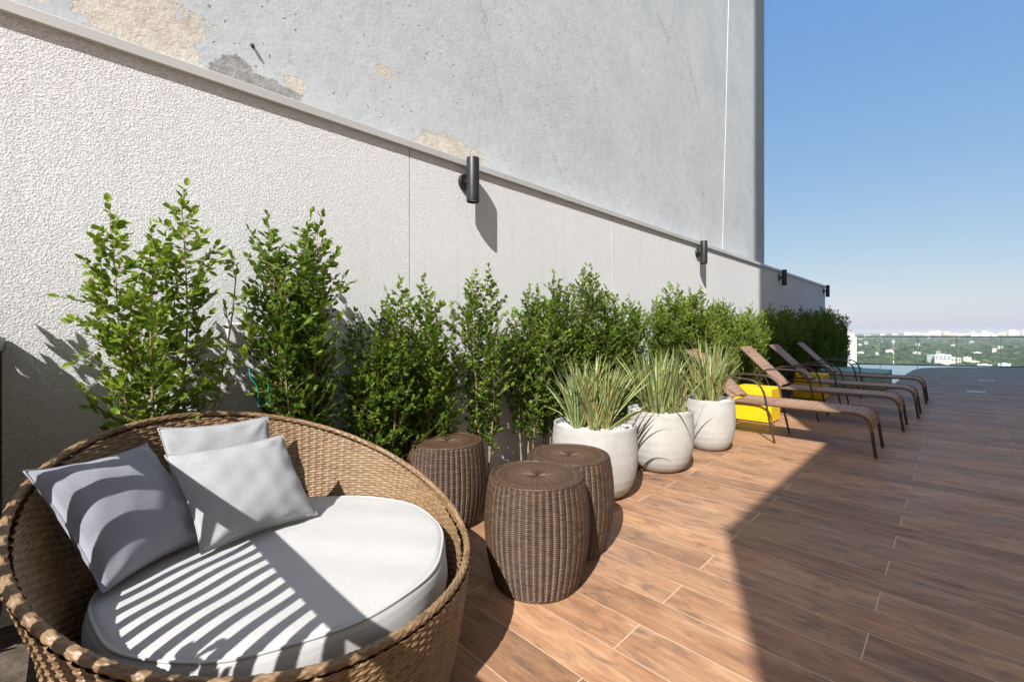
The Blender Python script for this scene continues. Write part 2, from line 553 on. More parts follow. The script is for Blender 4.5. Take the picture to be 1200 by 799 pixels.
def glass_mat():
    n = N('railing_glass')
    n.t.nodes.remove(n.p)
    tr = n.node('ShaderNodeBsdfTransparent'); tr.inputs[0].default_value = (.90, .955, .945, 1)
    gl = n.node('ShaderNodeBsdfGlossy'); gl.inputs['Roughness'].default_value = .02
    fr = n.node('ShaderNodeFresnel'); fr.inputs[0].default_value = 1.3
    mx = n.node('ShaderNodeMixShader')
    n.t.links.new(fr.outputs[0], mx.inputs[0]); n.t.links.new(tr.outputs[0], mx.inputs[1]); n.t.links.new(gl.outputs[0], mx.inputs[2])
    n.t.links.new(mx.outputs[0], n.out.inputs['Surface'])
    M['glass'] = n.m
glass_mat()

def terrain_mat():
    n = N('valley_ground')
    o = n.pos()
    a = n.noise(o, .0016, 6, .65)
    b = n.noise(o, .011, 6, .65)
    c = n.ramp(b, [(.3, (.030, .048, .020)), (.5, (.058, .078, .032)), (.62, (.10, .115, .050)), (.74, (.20, .17, .10))])
    c = n.mix(n.ramp(a, [(.46, 0.0), (.64, .7)]), c, (.135, .145, .062))
    M['terrain'] = n.set(c, .95, spec=.1)
terrain_mat()

# ================================================================== SETTING
def sheet(name, poly, z0, z1, mat, kind='structure'):
    n = len(poly)
    V = [(x, y, z1) for x, y in poly] + [(x, y, z0) for x, y in poly]
    F = [tuple(range(n)), tuple(range(2 * n - 1, n - 1, -1))] + [(i, i + n, (i + 1) % n + n, (i + 1) % n) for i in range(n)]
    o = mesh_obj(name, V, F, mat)
    o['kind'] = kind
    return o

edge = [(12.98, .99), (16, .99), (17.1, .97), (18.4, .93), (19.2, .86), (19.8, .73), (20.3, .45), (20.8, .1), (21.0, 0.0), (22.36, -1.6), (24.2, -3.9)]
deck_poly = [(-8, -2.28), (22.9, -2.28)] + edge[::-1][1:] + [(12.98, 2.22), (-8, 2.22)]
deck = sheet('deck', deck_poly, -.35, 0, M['deck'])
bed = sheet('planting_bed', [(-8, 2.22), (18.8, 2.22), (18.8, 2.76), (-8, 2.76)], -.35, -.012, M['soil'])
glass_line = lambda t: (20.9 + 1.8 / 3.936 * t, 2.76 - 3.5 / 3.936 * t)
wp = edge[:-1] + [(23.4, -2.9), glass_line(7.3), glass_line(.0), (18.8, 2.76), (18.8, 2.2), (12.98, 2.2)]
wpoly = [(12.9, .99)] + edge[1:] + [glass_line(7.6), glass_line(0), (18.8, 2.76), (18.8, 2.22), (12.9, 2.22)]
water = sheet('pool_water', wpoly, -.2, -.03, M['water'])
# terrace body under the deck
slab = sheet('terrace_slab', [(-8, -3.98), (24.2, -4.4), glass_line(7.6), glass_line(-.05), (18, 2.98), (-8, 2.98)], -62, -.40, M['slab_wall'])

# the textured boundary wall: panels, joints, coping
wall = empty('boundary_wall', (4, 2.86, 0), 'long textured off-white boundary wall with pale metal coping behind the shrubs', 'wall')
WL = lambda v: (v[0] - 4, v[1] - 2.86, v[2])
def wpart(mb, name, mat, **k):
    o = mb.build(name, mat, wall, **k)
    o.location = (-4, -2.86, 0)
    return o
joints = [-8.0, -3.55, -.91, 1.725, 4.362, 7.003, 9.64, 12.28, 14.9, 16.0]
for a, b in zip(joints[:-1], joints[1:]):
    wpart(MB().box(a + .004, b - .004, 2.76, 2.90, -.3, 2.50), 'panel', M['stucco'])
wpart(MB().box(-8, 15.99, 2.772, 2.895, -.3, 2.49), 'core', M['white_plastic'])
c = MB()
prof = [(2.736, 2.500), (2.732, 2.503), (2.732, 2.549), (2.736, 2.553), (2.98, 2.565), (2.98, 2.500)]
xs = [-8, 16.02]
V = [(x, y, z) for x in xs for y, z in prof]
m = len(prof)
F = [tuple(range(m - 1, -1, -1)), tuple(range(m, 2 * m))] + [(i, (i + 1) % m, m + (i + 1) % m, m + i) for i in range(m)]
c.add(V, F)
wpart(c, 'coping', M['coping_metal'])

# neighbouring concrete building
tower = empty('neighbouring_building', (4, 7, -62), 'tall weathered blue-grey plastered building with peeling patches rising behind the boundary wall', 'building')
t = MB().box(-8, 11.0, 3.02, 12, -62, 17, .02)
tb = t.build('facade', M['concrete'], tower); tb.location = (-4, -7, 62)
cb = MB().tube([(8.40, 3.008, 2.4), (8.443, 3.008, 2.8), (8.60, 3.008, 5.1), (8.743, 3.008, 7.41), (9.05, 3.008, 12)], .0055, 8)
cbo = cb.build('cable', M['coping_metal'], tower, True); cbo.location = (-4, -7, 62)
hx, hz = on_y(296, 52, 3.0)
hk = MB().tube([(hx, 3.03, hz), (hx, 3.005, hz), (hx + .004, 2.998, hz - .02)], .009, 8)
hko = hk.build('anchor', M['charcoal_metal'], tower, True); hko.location = (-4, -7, 62)

# apartment slab across the terrace: it throws the big shadow over the deck
YB = -2.3
tt = (0.98 - YB)
xA, xB = 2.79 - 2.24 * tt, 5.70 - 2.24 * (.97 - YB)
apt = empty('apartment_building', (4, YB, -62), 'tall pale apartment slab with a lower wing across the terrace', 'building')
hA = KZ * (.99 - YB)
for nm, mb in (('low_wing', MB().box(xA, xB - .01, YB - 7, YB, -62, hA)), ('tower', MB().box(xB, 17.5, YB - 9.7, YB, -62, 20.8))):
    o = mb.build(nm, M['slab_wall'], apt); o.location = (-4, -YB, 62)
for i in range(4):
    for k in range(5):
        x0 = .4 + k * 3.6
        o = MB().box(x0, x0 + 1.6, YB, YB + .03, 3.6 + i * 3.2, 5.1 + i * 3.2).build('window', M['city_window'], apt); o.location = (-4, -YB, 62)

# ================================================================== RAILING at the left (its balusters stripe the daybed)
rail = empty('baluster_railing', (-.2, .8, 0), 'dark metal railing end at the left wall beside the daybed', 'railing')
RX = -.203
def rpart(mb, name, **k):
    o = mb.build(name, M['charcoal_metal'], rail, **k); o.location = (.2, -.8, 0); return o
rpart(MB().box(RX - .022, RX + .022, -1.6, 2.755, 1.122, 1.175, .004), 'top_rail')
rpart(MB().box(RX - .018, RX + .018, -1.6, 2.755, .10, .14, .004), 'bottom_rail')
yb = 2.70
k = 0
while yb > -1.55:
    if k % 24 == 12:
        rpart(MB().box(RX - .022, RX + .022, yb - .022, yb + .022, 0, 1.121, .003), 'post')
    else:
        rpart(MB().box(RX - .015, RX + .015, yb - .0125, yb + .0125, .141, 1.121, .002), 'baluster')
    yb -= .0725
    k += 1

# ================================================================== WALL LAMPS
def make_lamp():
    r = empty('wall_lamp', (2.225, 2.76, 2.375), 'black cylinder wall lamp nearest the daybed, above the small shrubs', 'wall lamp', 'black cylinder lamps along the wall')
    b = MB()
    n = 40
    prof = [(.0, .0), (.062, .0), (.066, .004), (.066, .022), (.062, .028), (.0, .028)]
    V, F = [], []
    for rr, d in prof[1:-1]:
        for q in range(n):
            a = 2 * math.pi * q / n
            V.append((rr * math.cos(a), -d, rr * math.sin(a)))
    for i in range(3):
        for q in range(n): F.append((i * n + q, i * n + (q + 1) % n, (i + 1) * n + (q + 1) % n, (i + 1) * n + q))
    F.append(tuple(range(3 * n, 4 * n))); F.append(tuple(range(n - 1, -1, -1)))
    b.add(V, F)
    b.build('backplate', M['charcoal_metal'], r, True, math.radians(35))
    MB().tube([(0, -.026, 0), (0, -.058, 0)], .022, 16).build('arm', M['charcoal_metal'], r, True, math.radians(35))
    d = -.105
    prof = [(.043, -.150), (.043, -.171), (.0475, -.172), (.050, -.169), (.050, .164), (.0485, .168), (.046, .169), (.0455, .160)]
    MB().lathe(prof, 40, 0, d).build('cylinder', M['charcoal_metal'], r, True, math.radians(35))
    MB().lathe([(.04, -.149), (.041, -.155)], 24, 0, d).build('lens', M['white_plastic'], r, True, math.radians(35))
    return r
lamp = make_lamp()
for X, lb in ((6.70, 'black cylinder wall lamp above the middle of the sunlit hedge, second from the daybed'),
              (11.09, 'black cylinder wall lamp on the shaded part of the wall, third from the daybed'),
              (15.74, 'black cylinder wall lamp at the far end corner of the wall')):
    copy_tree(lamp, lb, (X, 2.76, 2.375))

# socket on the wall
sx, sz = on_y(280, 392, 2.76)
so = empty('socket', (sx, 2.76, sz), 'square white socket plate on the wall between the two tall shrubs', 'socket')
MB().box(-.057, .057, -.009, 0.004, -.06, .06, .003).build('plate', M['white_plastic'], so)
for dx in (-.014, .002, .018):
    MB().tube([(dx, -.0085, .012 - abs(dx - .002) * .1), (dx, -.0105, .012)], .0042, 10).build('hole', M['dark_hole'], so, True)

# ================================================================== SHRUBS
def leaf_geo(base, d, nrm, L, W):
    """folded pointed leaf, 8 vertices / 6 faces"""
    s = d.cross(nrm).normalized()
    nn = s.cross(d).normalized()
    f = .22 * W
    pts = [base, base + d * L * .38 + nn * (-f), base + d * L * .74 + nn * (-f * .6), base + d * L - nn * L * .08,
           base + d * L * .34 + s * W * .46, base + d * L * .72 + s * W * .40,
           base + d * L * .34 - s * W * .46, base + d * L * .72 - s * W * .40]
    return pts, ((0, 1, 4), (1, 2, 5, 4), (2, 3, 5), (0, 6, 1), (6, 7, 2, 1), (7, 3, 2))

def rv(s=1.0): return Vector((random.gauss(0, s), random.gauss(0, s), random.gauss(0, s)))

def shrub(x, y, H, W, label, lean=(0, 0), stems=4, leafL=.036, bare=.16, dens=1.0, tone=0.0, extra=None, seed=0, group='shrubs along the wall'):
    random.seed(seed)
    root = empty('shrub', (x, y, 0), label, 'shrub', group)
    sm = MB(); V, F, T = [], [], []
    def leaf(p, d, n_, L, tint):
        pts, fs = leaf_geo(p, d, n_, L, L * random.uniform(.56, .72))
        b = len(V)
        V.extend(tuple(q) for q in pts); F.extend(tuple(i + b for i in f) for f in fs); T.extend([tint] * 8)
    def twig(p, d, ln, tw):
        """a shoot with alternate leaves"""
        step = leafL * .34
        nn = max(3, int(ln / step))
        pts = [p]
        q = p.copy(); dd = d.copy()
        for i in range(nn):
            dd = (dd + rv(.07) + Vector((0, 0, .035))).normalized()
            q = q + dd * step
            pts.append(q.copy())
            side = dd.cross(Vector((0, 0, 1)))
            if side.length < .1: side = Vector((1, 0, 0))
            side.normalize()
            up = side.cross(dd).normalized()
            roll = (i % 2) * math.pi + i * 2.1 * (random.random() < .5) + random.uniform(-.5, .5)
            out = side * math.cos(roll) + up * math.sin(roll) * .55
            ld = (dd * random.uniform(.35, .85) + out + rv(.24) + Vector((0, 0, random.uniform(-.1, .5)))).normalized()
            nrm = (up + Vector((0, 0, .25)) + rv(.55)).normalized()
            young = i / nn
            leaf(q, ld, nrm, leafL * random.uniform(.55, 1.2) * (1 - .35 * max(0, young - .7)), min(1, max(0, tw + random.gauss(0, .13) + .18 * young)))
        leaf(q, dd, (rv(.4) + Vector((0, -.3, 1))).normalized(), leafL, min(1, tw + .2))
        sm.tube(pts[::2] if len(pts) > 4 else pts, .0016, 4, False)
    for s_ in range(stems):
        a = 2 * math.pi * (s_ + random.uniform(-.3, .3)) / stems
        spread = W * random.uniform(.25, .95) if s_ else W * .08
        top = H * (1.0 if s_ == 0 else random.uniform(.70, 1.0))
        bx, by = .05 * math.cos(a), .04 * math.sin(a)
        ty = max(-.30, min(.19, spread * math.sin(a) * .6))
        pts = []
        ph = random.uniform(0, 6)
        for i in range(15):
            f = i / 14
            pts.append(Vector((bx + (spread * math.cos(a) + lean[0]) * f ** 1.2 + .02 * math.sin(ph + f * 7) * f,
                               by + (ty + lean[1]) * f ** 1.2 + .015 * math.cos(ph + f * 6) * f, top * f - .01)))
        r0 = .0085 if H > 1.3 else .007
        sm.tube(pts, [r0 * (1 - .8 * i / 14) for i in range(15)], 6)
        nb = int(top / .0195 * dens)
        for b in range(nb):
            f = bare + (1 - bare) * (b + random.random()) / nb
            i = min(13, int(f * 14)); g = f * 14 - i
            if bare >= .2 and f < .58 and random.random() < .18: continue
            p = pts[i].lerp(pts[i + 1], g)
            az = b * 2.4 + random.uniform(-.5, .5)
            taper = min(1, (1 - f) * random.uniform(3.2, 5.0) + .26) * min(1, .45 + (f - bare) * 2.6)
            ln = W * .80 * taper * random.uniform(.55, 1.15)
            d = Vector((math.cos(az), math.sin(az) * .8, random.uniform(.35, 1.0))).normalized()
            if p.y + d.y * ln > .22: d.y *= -.5
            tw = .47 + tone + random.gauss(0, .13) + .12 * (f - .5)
            twig(p, d, max(ln, .05), tw)
            if ln > .16:
                twig(p + d * ln * .4, (d + rv(.6) + Vector((0, 0, .3))).normalized(), ln * .6, tw)
        twig(pts[-1], Vector((random.gauss(0, .15), random.gauss(0, .15), 1)).normalized(), .11, .65 + tone)
    if extra:
        for e in extra:
            pts = smooth_path(e, 4)
            sm.tube(pts, [.006 * (1 - .6 * i / len(pts)) for i in range(len(pts))], 6)
            pts = [Vector(p) for p in pts]
            for i in range(len(pts) // 2, len(pts)):
                twig(pts[i], (rv(.6) + Vector((0, 0, .5))).normalized(), .12, .55 + tone)
    sm.build('stem', M['bark'], root, True)
    mesh_obj('foliage', V, F, M['shrub_leaf'], root, False, T)
    return root

SY = 2.5
shrub(.31, SY, 1.76, .225, 'tallest loose bright shrub with bare tan stems at the left behind the daybed', (.0, -.02), 4, .043, .28, .95, .20,
      [[(.05, 0, .3), (.16, -.02, .75), (.24, -.03, 1.2), (.27, -.03, 1.52)], [(.06, 0, .55), (.2, -.03, .85), (.33, -.06, 1.16)]], seed=3)
shrub(.87, SY, 1.75, .24, 'tall narrow dark shrub right of the socket plate behind the daybed', (0, 0), 6, .040, .05, 1.05, -.08,
      [[(-.02, 0, 1.2), (-.1, -.02, 1.42), (-.2, -.03, 1.6)]], seed=5)
shrub(1.33, 2.48, 1.36, 0.22, 'dense rounded shrub left of the rear stool with a dark green crown', (0, 0), 6, .038, .12, 1.25, -.05, seed=8)
shrub(1.64, 2.5, 1.46, 0.24, 'bushy shrub directly above the rear stool', (-.02, 0), 5, .038, .14, 1.1, 0, seed=12)
shrub(1.88, 2.5, 1.30, 0.19, 'low yellowish thin shrub just right of the rear stool', (0, 0), 3, .036, 0.21, .9, .14, seed=15)
shrub(2.20, 2.5, 1.60, 0.21, 'slim pointed shrub with bare stems between rear stool and front stool', (0, 0), 4, .036, 0.25, 1.1, .0, seed=21)
shrub(2.66, 2.5, 1.50, 0.24, 'slim leggy shrub above the pair of stools, left of the first pot', (0, 0), 4, .036, 0.27, 1.1, -.04, seed=23)
shrub(2.98, 2.5, 1.63, 0.26, 'upright shrub directly behind the first white pot, left one', (0, 0), 5, .036, 0.21, 1.15, -.05, seed=27)
shrub(3.40, 2.5, 1.74, 0.29, 'tall pointed shrub behind the first white pot, highest of the middle clump', (0, 0), 5, .036, 0.19, 1.15, 0, seed=31)
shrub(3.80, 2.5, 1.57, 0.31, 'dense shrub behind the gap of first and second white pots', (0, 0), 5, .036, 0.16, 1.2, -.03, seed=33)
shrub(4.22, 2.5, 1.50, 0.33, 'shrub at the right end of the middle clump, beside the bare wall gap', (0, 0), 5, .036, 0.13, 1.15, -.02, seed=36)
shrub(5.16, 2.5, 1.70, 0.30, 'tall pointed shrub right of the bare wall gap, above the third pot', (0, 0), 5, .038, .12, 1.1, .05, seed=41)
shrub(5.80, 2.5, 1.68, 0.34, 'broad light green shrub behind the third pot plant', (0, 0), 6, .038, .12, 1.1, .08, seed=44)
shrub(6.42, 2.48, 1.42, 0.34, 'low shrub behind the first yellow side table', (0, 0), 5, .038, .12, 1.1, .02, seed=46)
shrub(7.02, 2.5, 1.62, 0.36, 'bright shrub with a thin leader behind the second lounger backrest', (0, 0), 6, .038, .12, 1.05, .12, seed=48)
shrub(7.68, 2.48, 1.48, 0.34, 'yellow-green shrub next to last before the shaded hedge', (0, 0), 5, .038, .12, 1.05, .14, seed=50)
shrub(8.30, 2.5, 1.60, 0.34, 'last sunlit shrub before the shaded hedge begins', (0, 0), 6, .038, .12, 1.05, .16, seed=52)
far = [(9.1, 1.60, .30, 'first shaded shrub of the dark hedge behind the third lounger'),
       (9.9, 1.58, .32, 'dark shaded shrub behind the second yellow side table'),
       (10.7, 1.62, .33, 'dark shaded shrub under the third wall lamp'),
       (11.6, 1.66, .34, 'dark shaded shrub behind the fourth lounger backrest'),
       (12.6, 1.62, .36, 'dark shaded shrub near the green block by the pool'),
       (13.6, 1.70, .36, 'dark shaded shrub left of the wall end'),
       (14.7, 1.78, .38, 'dark shaded shrub below the last wall lamp'),
       (15.9, 1.70, .33, 'dark shaded pointed shrub past the end of the wall'),
       (16.85, 1.22, .24, 'low dark shrub at the far end of the hedge by the glass')]
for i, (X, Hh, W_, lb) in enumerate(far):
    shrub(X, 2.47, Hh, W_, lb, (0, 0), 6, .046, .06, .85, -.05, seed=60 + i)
# beyond the left edge of the picture: they throw the leafy shadow on the wall
shrub(-.46, 2.56, 1.48, .24, 'dense shrub beyond the railing against the left wall', (0, 0), 6, .055, .02, 1.0, 0, seed=80)
shrub(-.78, 2.50, 1.56, .26, 'dense shrub one step further beyond the railing against the left wall', (0, 0), 6, .055, .02, 1.0, 0, seed=81)
shrub(-1.15, 2.42, 1.62, .28, 'dense shrub farthest beyond the railing by the left wall', (0, 0), 6, .055, .02, 1.0, 0, seed=82)
shrub(-.50, .98, 1.02, .22, 'smaller shrub beyond the railing left of the daybed', (0, 0), 4, .05, .15, .9, 0, seed=83)

tw = MB()
twx, twz = on_y(298, 455, SY - .1)
pts = [(twx - .02, 2.41, twz + .10), (twx - .015, 2.40, twz + .05), (twx + .01, 2.40, twz + .01), (twx + .02, 2.41, twz - .04), (twx + .02, 2.42, twz - .09)]
tw.tube(smooth_path(pts, 5), .0023, 6)
pts = [(twx + .07, 2.41, twz + .03), (twx + .06, 2.40, twz - .02), (twx + .075, 2.40, twz - .06), (twx + .04, 2.41, twz - .09), (twx + .02, 2.42, twz - .09)]
tw.tube(smooth_path(pts, 5), .0023, 6)
tag(tw.build('twine', M['twine'], None, True), 'loose green twine dangling at the foot of the tall dark shrub', 'twine')

# ================================================================== WEAVES
def weave(u, v, pu, pv, a_over, a_round, flat=4):
    """displacement and tint of a woven face: strands run along u, stakes along v"""
    row = np.floor(v / pv)
    fv = v / pv - row
    ph = np.tanh(2.2 * np.cos(np.pi * u / pu + np.pi * row))
    rnd = np.clip(1 - np.abs(2 * fv - 1) ** flat, 0, 1) ** .7
    disp = a_over * ph + a_round * rnd
    seg = np.floor(u / pu / 2 + .5 * (row % 2))
    tint = (np.sin(row * 12.9898 + seg * 78.233) * 43758.5453) % 1.0
    return disp, tint

def basket(u, v, pu, pv):
    """round strands of pitch pv going over and under stakes every pu"""
    row = np.floor(v / pv)
    fv = 2 * (v / pv - row) - 1
    strand = .0026 * np.cos(np.pi * u / pu + np.pi * row) + .0042 * np.sqrt(np.clip(1 - (fv / .93) ** 2, 0, 1)) - .0026 * (np.abs(fv) > .93)
    fu = (u / pu - np.round(u / pu)) * pu
    stake = .0022 + .0020 * np.sqrt(np.clip(1 - (fu / .0062) ** 2, 0, 1)) - .0075 * (np.abs(fu) > .0062)
    seg = np.floor((u / pu + row) / 2 + .5)
    ti = (np.sin(row * 12.9898 + seg * 78.233) * 43758.5453) % 1.0
    tk = (np.sin(np.round(u / pu) * 31.7) * 9137.13) % 1.0
    return np.maximum(strand, stake) - .003, np.where(strand > stake, .25 + .6 * ti, .2 + .5 * tk)

# ------------------------------------------------------------------ daybed
DX, DY = .558, 1.639
day = empty('daybed', (DX, DY, 0), 'large round honey wicker daybed with high curved back and white cushion', 'daybed')
def rim_z(a):
    d = a - math.radians(112)
    return .398 + .440 * ((1 + np.cos(d)) / 2) ** 1.5
def shell(name, rfun, z0fun, z1fun, sgn, nu, nv):
    a = np.linspace(0, 2 * np.pi, nu, endpoint=False)
    f = np.linspace(0, 1, nv)
    A, Fv = np.meshgrid(a, f, indexing='ij')
    Z = z0fun(A) + (z1fun(A) - z0fun(A)) * Fv
    R = rfun(Z, A)
    rm = .60
    per = 2 * np.pi * rm
    pu = per / (2 * round(per / .030 / 2))
    disp, tint = basket(A * rm, Z + 0 * A, pu, .0108)
    disp = disp * sgn
    R = R + disp
    V = np.stack([R * np.cos(A), R * np.sin(A), Z], -1).reshape(-1, 3)
    Fc = grid_faces(nu, nv, True)
    if sgn < 0: Fc = Fc[:, ::-1]
    return mesh_obj(name, V, Fc, M['honey_wicker'], day, True, tint.ravel())
def r_out(Z, A): return .545 + .075 * np.clip(Z / .42, 0, 1.0) ** .75 + .30 * np.clip(Z - .42, 0, 1)
shell('outer_weave', lambda Z, A: r_out(Z, A), lambda A: .012 + 0 * A, lambda A: rim_z(A) - .012, 1, 1240, 520)
shell('inner_weave', lambda Z, A: r_out(Z, A) - .030 - .012 * np.clip((.5 - Z) / .3, 0, 1), lambda A: .18 + 0 * A, lambda A: rim_z(A) - .012, -1, 1240, 430)
# braided rim
nu, nv = 2000, 26
a = np.linspace(0, 2 * np.pi, nu, endpoint=False); ph = np.linspace(0, 2 * np.pi, nv, endpoint=False)
A, PH = np.meshgrid(a, ph, indexing='ij')
zr = rim_z(A)
rc = r_out(zr, A) - .0145
s_ = A * .61
m1 = 10 * PH + 2 * np.pi * round(2 * np.pi * .61 / .42) * A / (2 * np.pi)
braid = np.abs(np.cos(m1 / 2 * 1.0))
m2 = m1 / 2 / np.pi
cross = np.cos(s_ / .016 * np.pi + np.pi * np.floor(m2))
rr = .0102 + .0024 * np.sqrt(np.clip(1 - (2 * (m2 - np.floor(m2)) - 1) ** 2, 0, 1)) + .0014 * cross
tint = (np.sin(np.floor(m2) * 12.9898 + np.floor(s_ / .044) * 4.1) * 43758.5453) % 1.0
X = (rc + rr * np.cos(PH)); Zz = zr + rr * np.sin(PH)
V = np.stack([X * np.cos(A), X * np.sin(A), Zz], -1).reshape(-1, 3)
iu, iv = np.arange(nu), np.arange(nv)
I, J = np.meshgrid(iu, iv, indexing='ij')
Fc = np.stack([I * nv + J, ((I + 1) % nu) * nv + J, ((I + 1) % nu) * nv + (J + 1) % nv, I * nv + (J + 1) % nv], -1).reshape(-1, 4)
mesh_obj('rim', V, Fc, M['honey_wicker'], day, True, tint.ravel())
MB().lathe([(.52, .19), (.555, .195), (.555, .255), (.52, .26)], 64).build('platform', M['brown_tube'], day, True, math.radians(35))
# seat cushion
ZC = .44
prof = []
for i in range(9):
    f = i / 8
    prof.append((.44 + .081 * f, .262))
cush = [(.02, .262), (.30, .262), (.50, .262), (.518, .267), (.5255, .277), (.528, .29), (.534, .33), (.535, .36), (.533, .392), (.528, .414), (.520, .428), (.505, .436), (.46, .441), (.36, .447), (.22, .451), (.10, .453), (.01, .454)]
dense = []
for (r0, z0), (r1, z1) in zip(cush[:-1], cush[1:]):
    k = 4
    for i in range(k): dense.append((r0 + (r1 - r0) * i / k, z0 + (z1 - z0) * i / k))
dense.append(cush[-1])
cmb = MB().lathe(dense, 160)
Vn = np.array(cmb.V)
ang = np.arctan2(Vn[:, 1], Vn[:, 0]); rad = np.hypot(Vn[:, 0], Vn[:, 1])
bulge = .004 * np.sin(ang * 5 + 1) * (rad > .45) + .003 * np.sin(ang * 11 + Vn[:, 2] * 30) * (rad > .5)
top = (Vn[:, 2] > .43)
Vn[:, 2] += top * (.004 * np.sin(Vn[:, 0] * 9 + 1) * np.sin(Vn[:, 1] * 7) + .002 * np.sin(Vn[:, 0] * 21 + Vn[:, 1] * 17))
Vn[:, 0] *= 1 + bulge / np.maximum(rad, .05); Vn[:, 1] *= 1 + bulge / np.maximum(rad, .05)
cu = mesh_obj('seat_cushion', Vn, cmb.F, M['white_canvas'], day, True)
pp = MB()
for zz, r_ in ((.430, .5195), (.272, .524)):
    ring = []
    for i in range(161):
        t_ = 2 * math.pi * i / 160
        bl = .004 * math.sin(t_ * 5 + 1) + .003 * math.sin(t_ * 11 + zz * 30)
        ring.append(((r_ + bl) * math.cos(t_), (r_ + bl) * math.sin(t_), zz))
    pp.tube(ring, .0042, 7, False)
pp.build('piping', M['white_canvas'], cu, True)

# ------------------------------------------------------------------ pillows
def pillow(label, TL, TR, BR, BL, T, mat, seed, stripe=0):
    r = np.random.default_rng(seed)
    TL, TR, BR, BL = (np.array(p, float) for p in (TL, TR, BR, BL))
    c0 = (TL + TR + BR + BL) / 4
    nrm = np.cross(TR - TL, BL - TL); nrm /= np.linalg.norm(nrm)
    if nrm @ (np.array([0, 0, 1.2]) - c0) < 0: nrm = -nrm
    n = 44
    u = np.linspace(-1, 1, n)
    U, W_ = np.meshgrid(u, u, indexing='ij')
    # concave seams, ears at the corners
    U2 = U * (1 - .085 * (1 - W_ ** 2) * np.abs(U) ** 2)
    W2 = W_ * (1 - .085 * (1 - U ** 2) * np.abs(W_) ** 2)
    s, t_ = (U2[..., None] + 1) / 2, (W2[..., None] + 1) / 2
    P = (BL * (1 - s) + BR * s) * (1 - t_) + (TL * (1 - s) + TR * s) * t_
    th = (np.clip(1 - np.abs(U) ** 2.3, 0, 1) * np.clip(1 - np.abs(W_) ** 2.3, 0, 1)) ** .52
    wr = np.zeros_like(U)
    for _ in range(9):
        k = r.normal(0, 5, 2); wr += np.sin(U * k[0] + W_ * k[1] + r.uniform(0, 6)) * .0008
    for cx_, cy_ in ((-1, 1), (1, 1), (1, -1), (-1, -1)):      # creases fanning out of the corners
        ra = np.hypot(U - cx_, W_ - cy_); an = np.arctan2(W_ - cy_, U - cx_)
        wr += .0042 * np.exp(-(ra / .75) ** 2) * np.sin(an * r.integers(7, 11) + r.uniform(0, 6)) * np.clip(ra * 3, 0, 1)
    # puckers running in from the seams
    for e, (aa, bb) in enumerate(((U, W_), (W_, U))):
        wr += .006 * np.exp(-((1 - np.abs(bb)) / .22) ** 2) * np.sin(aa * 11 + r.uniform(0, 6) + 2 * np.sign(bb)) * (1 - np.abs(aa) ** 4)
    fr = P + nrm * ((T * th + wr * th ** .5)[..., None])
    bk = P - nrm * ((T * .8 * th)[..., None])
    V = np.concatenate([fr.reshape(-1, 3), bk.reshape(-1, 3)]) - c0
    Fa = grid_faces(n, n)
    Fb = Fa[:, ::-1] + n * n
    # seam strip
    bd = [i * n for i in range(n)] + [(n - 1) * n + j for j in range(1, n)] + [i * n + n - 1 for i in range(n - 2, -1, -1)] + [j for j in range(n - 2, 0, -1)]
    Fs = np.array([[bd[i], bd[(i + 1) % len(bd)], bd[(i + 1) % len(bd)] + n * n, bd[i] + n * n] for i in range(len(bd))])
    tint = np.concatenate([((W_ + 1) / 2).ravel()] * 2)
    root = empty('pillow', tuple(c0), label, 'pillow', 'pillows on the daybed')
    cover = mesh_obj('cover', V, np.concatenate([Fa, Fb, Fs]), M[mat], root, True, tint)
    rim = (V[bd] + nrm * .0)
    sp = MB().tube([tuple(p) for p in rim] + [tuple(rim[0])], .0032, 6, False)
    sp.build('seam', M[mat], root, True, attr=True)
    return root
pillow('blue-grey finely striped square pillow at the left of the daybed', (-.088, 1.85, .807), (.200, 2.06, .794), (.356, 1.925, .45), (.068, 1.704, .462), .088, 'blue_grey_stripe', 2)
pillow('pale grey square pillow in front, leaning at the middle of the daybed', (.236, 1.935, .770), (.632, 1.985, .768), (.705, 1.808, .468), (.312, 1.768, .462), .078, 'pale_grey_linen', 3)
pillow('pale grey pillow half hidden behind the front pillow', (.243, 2.16, .828), (.638, 2.20, .815), (.67, 2.07, .46), (.285, 2.04, .46), .050, 'pale_grey_linen', 4)

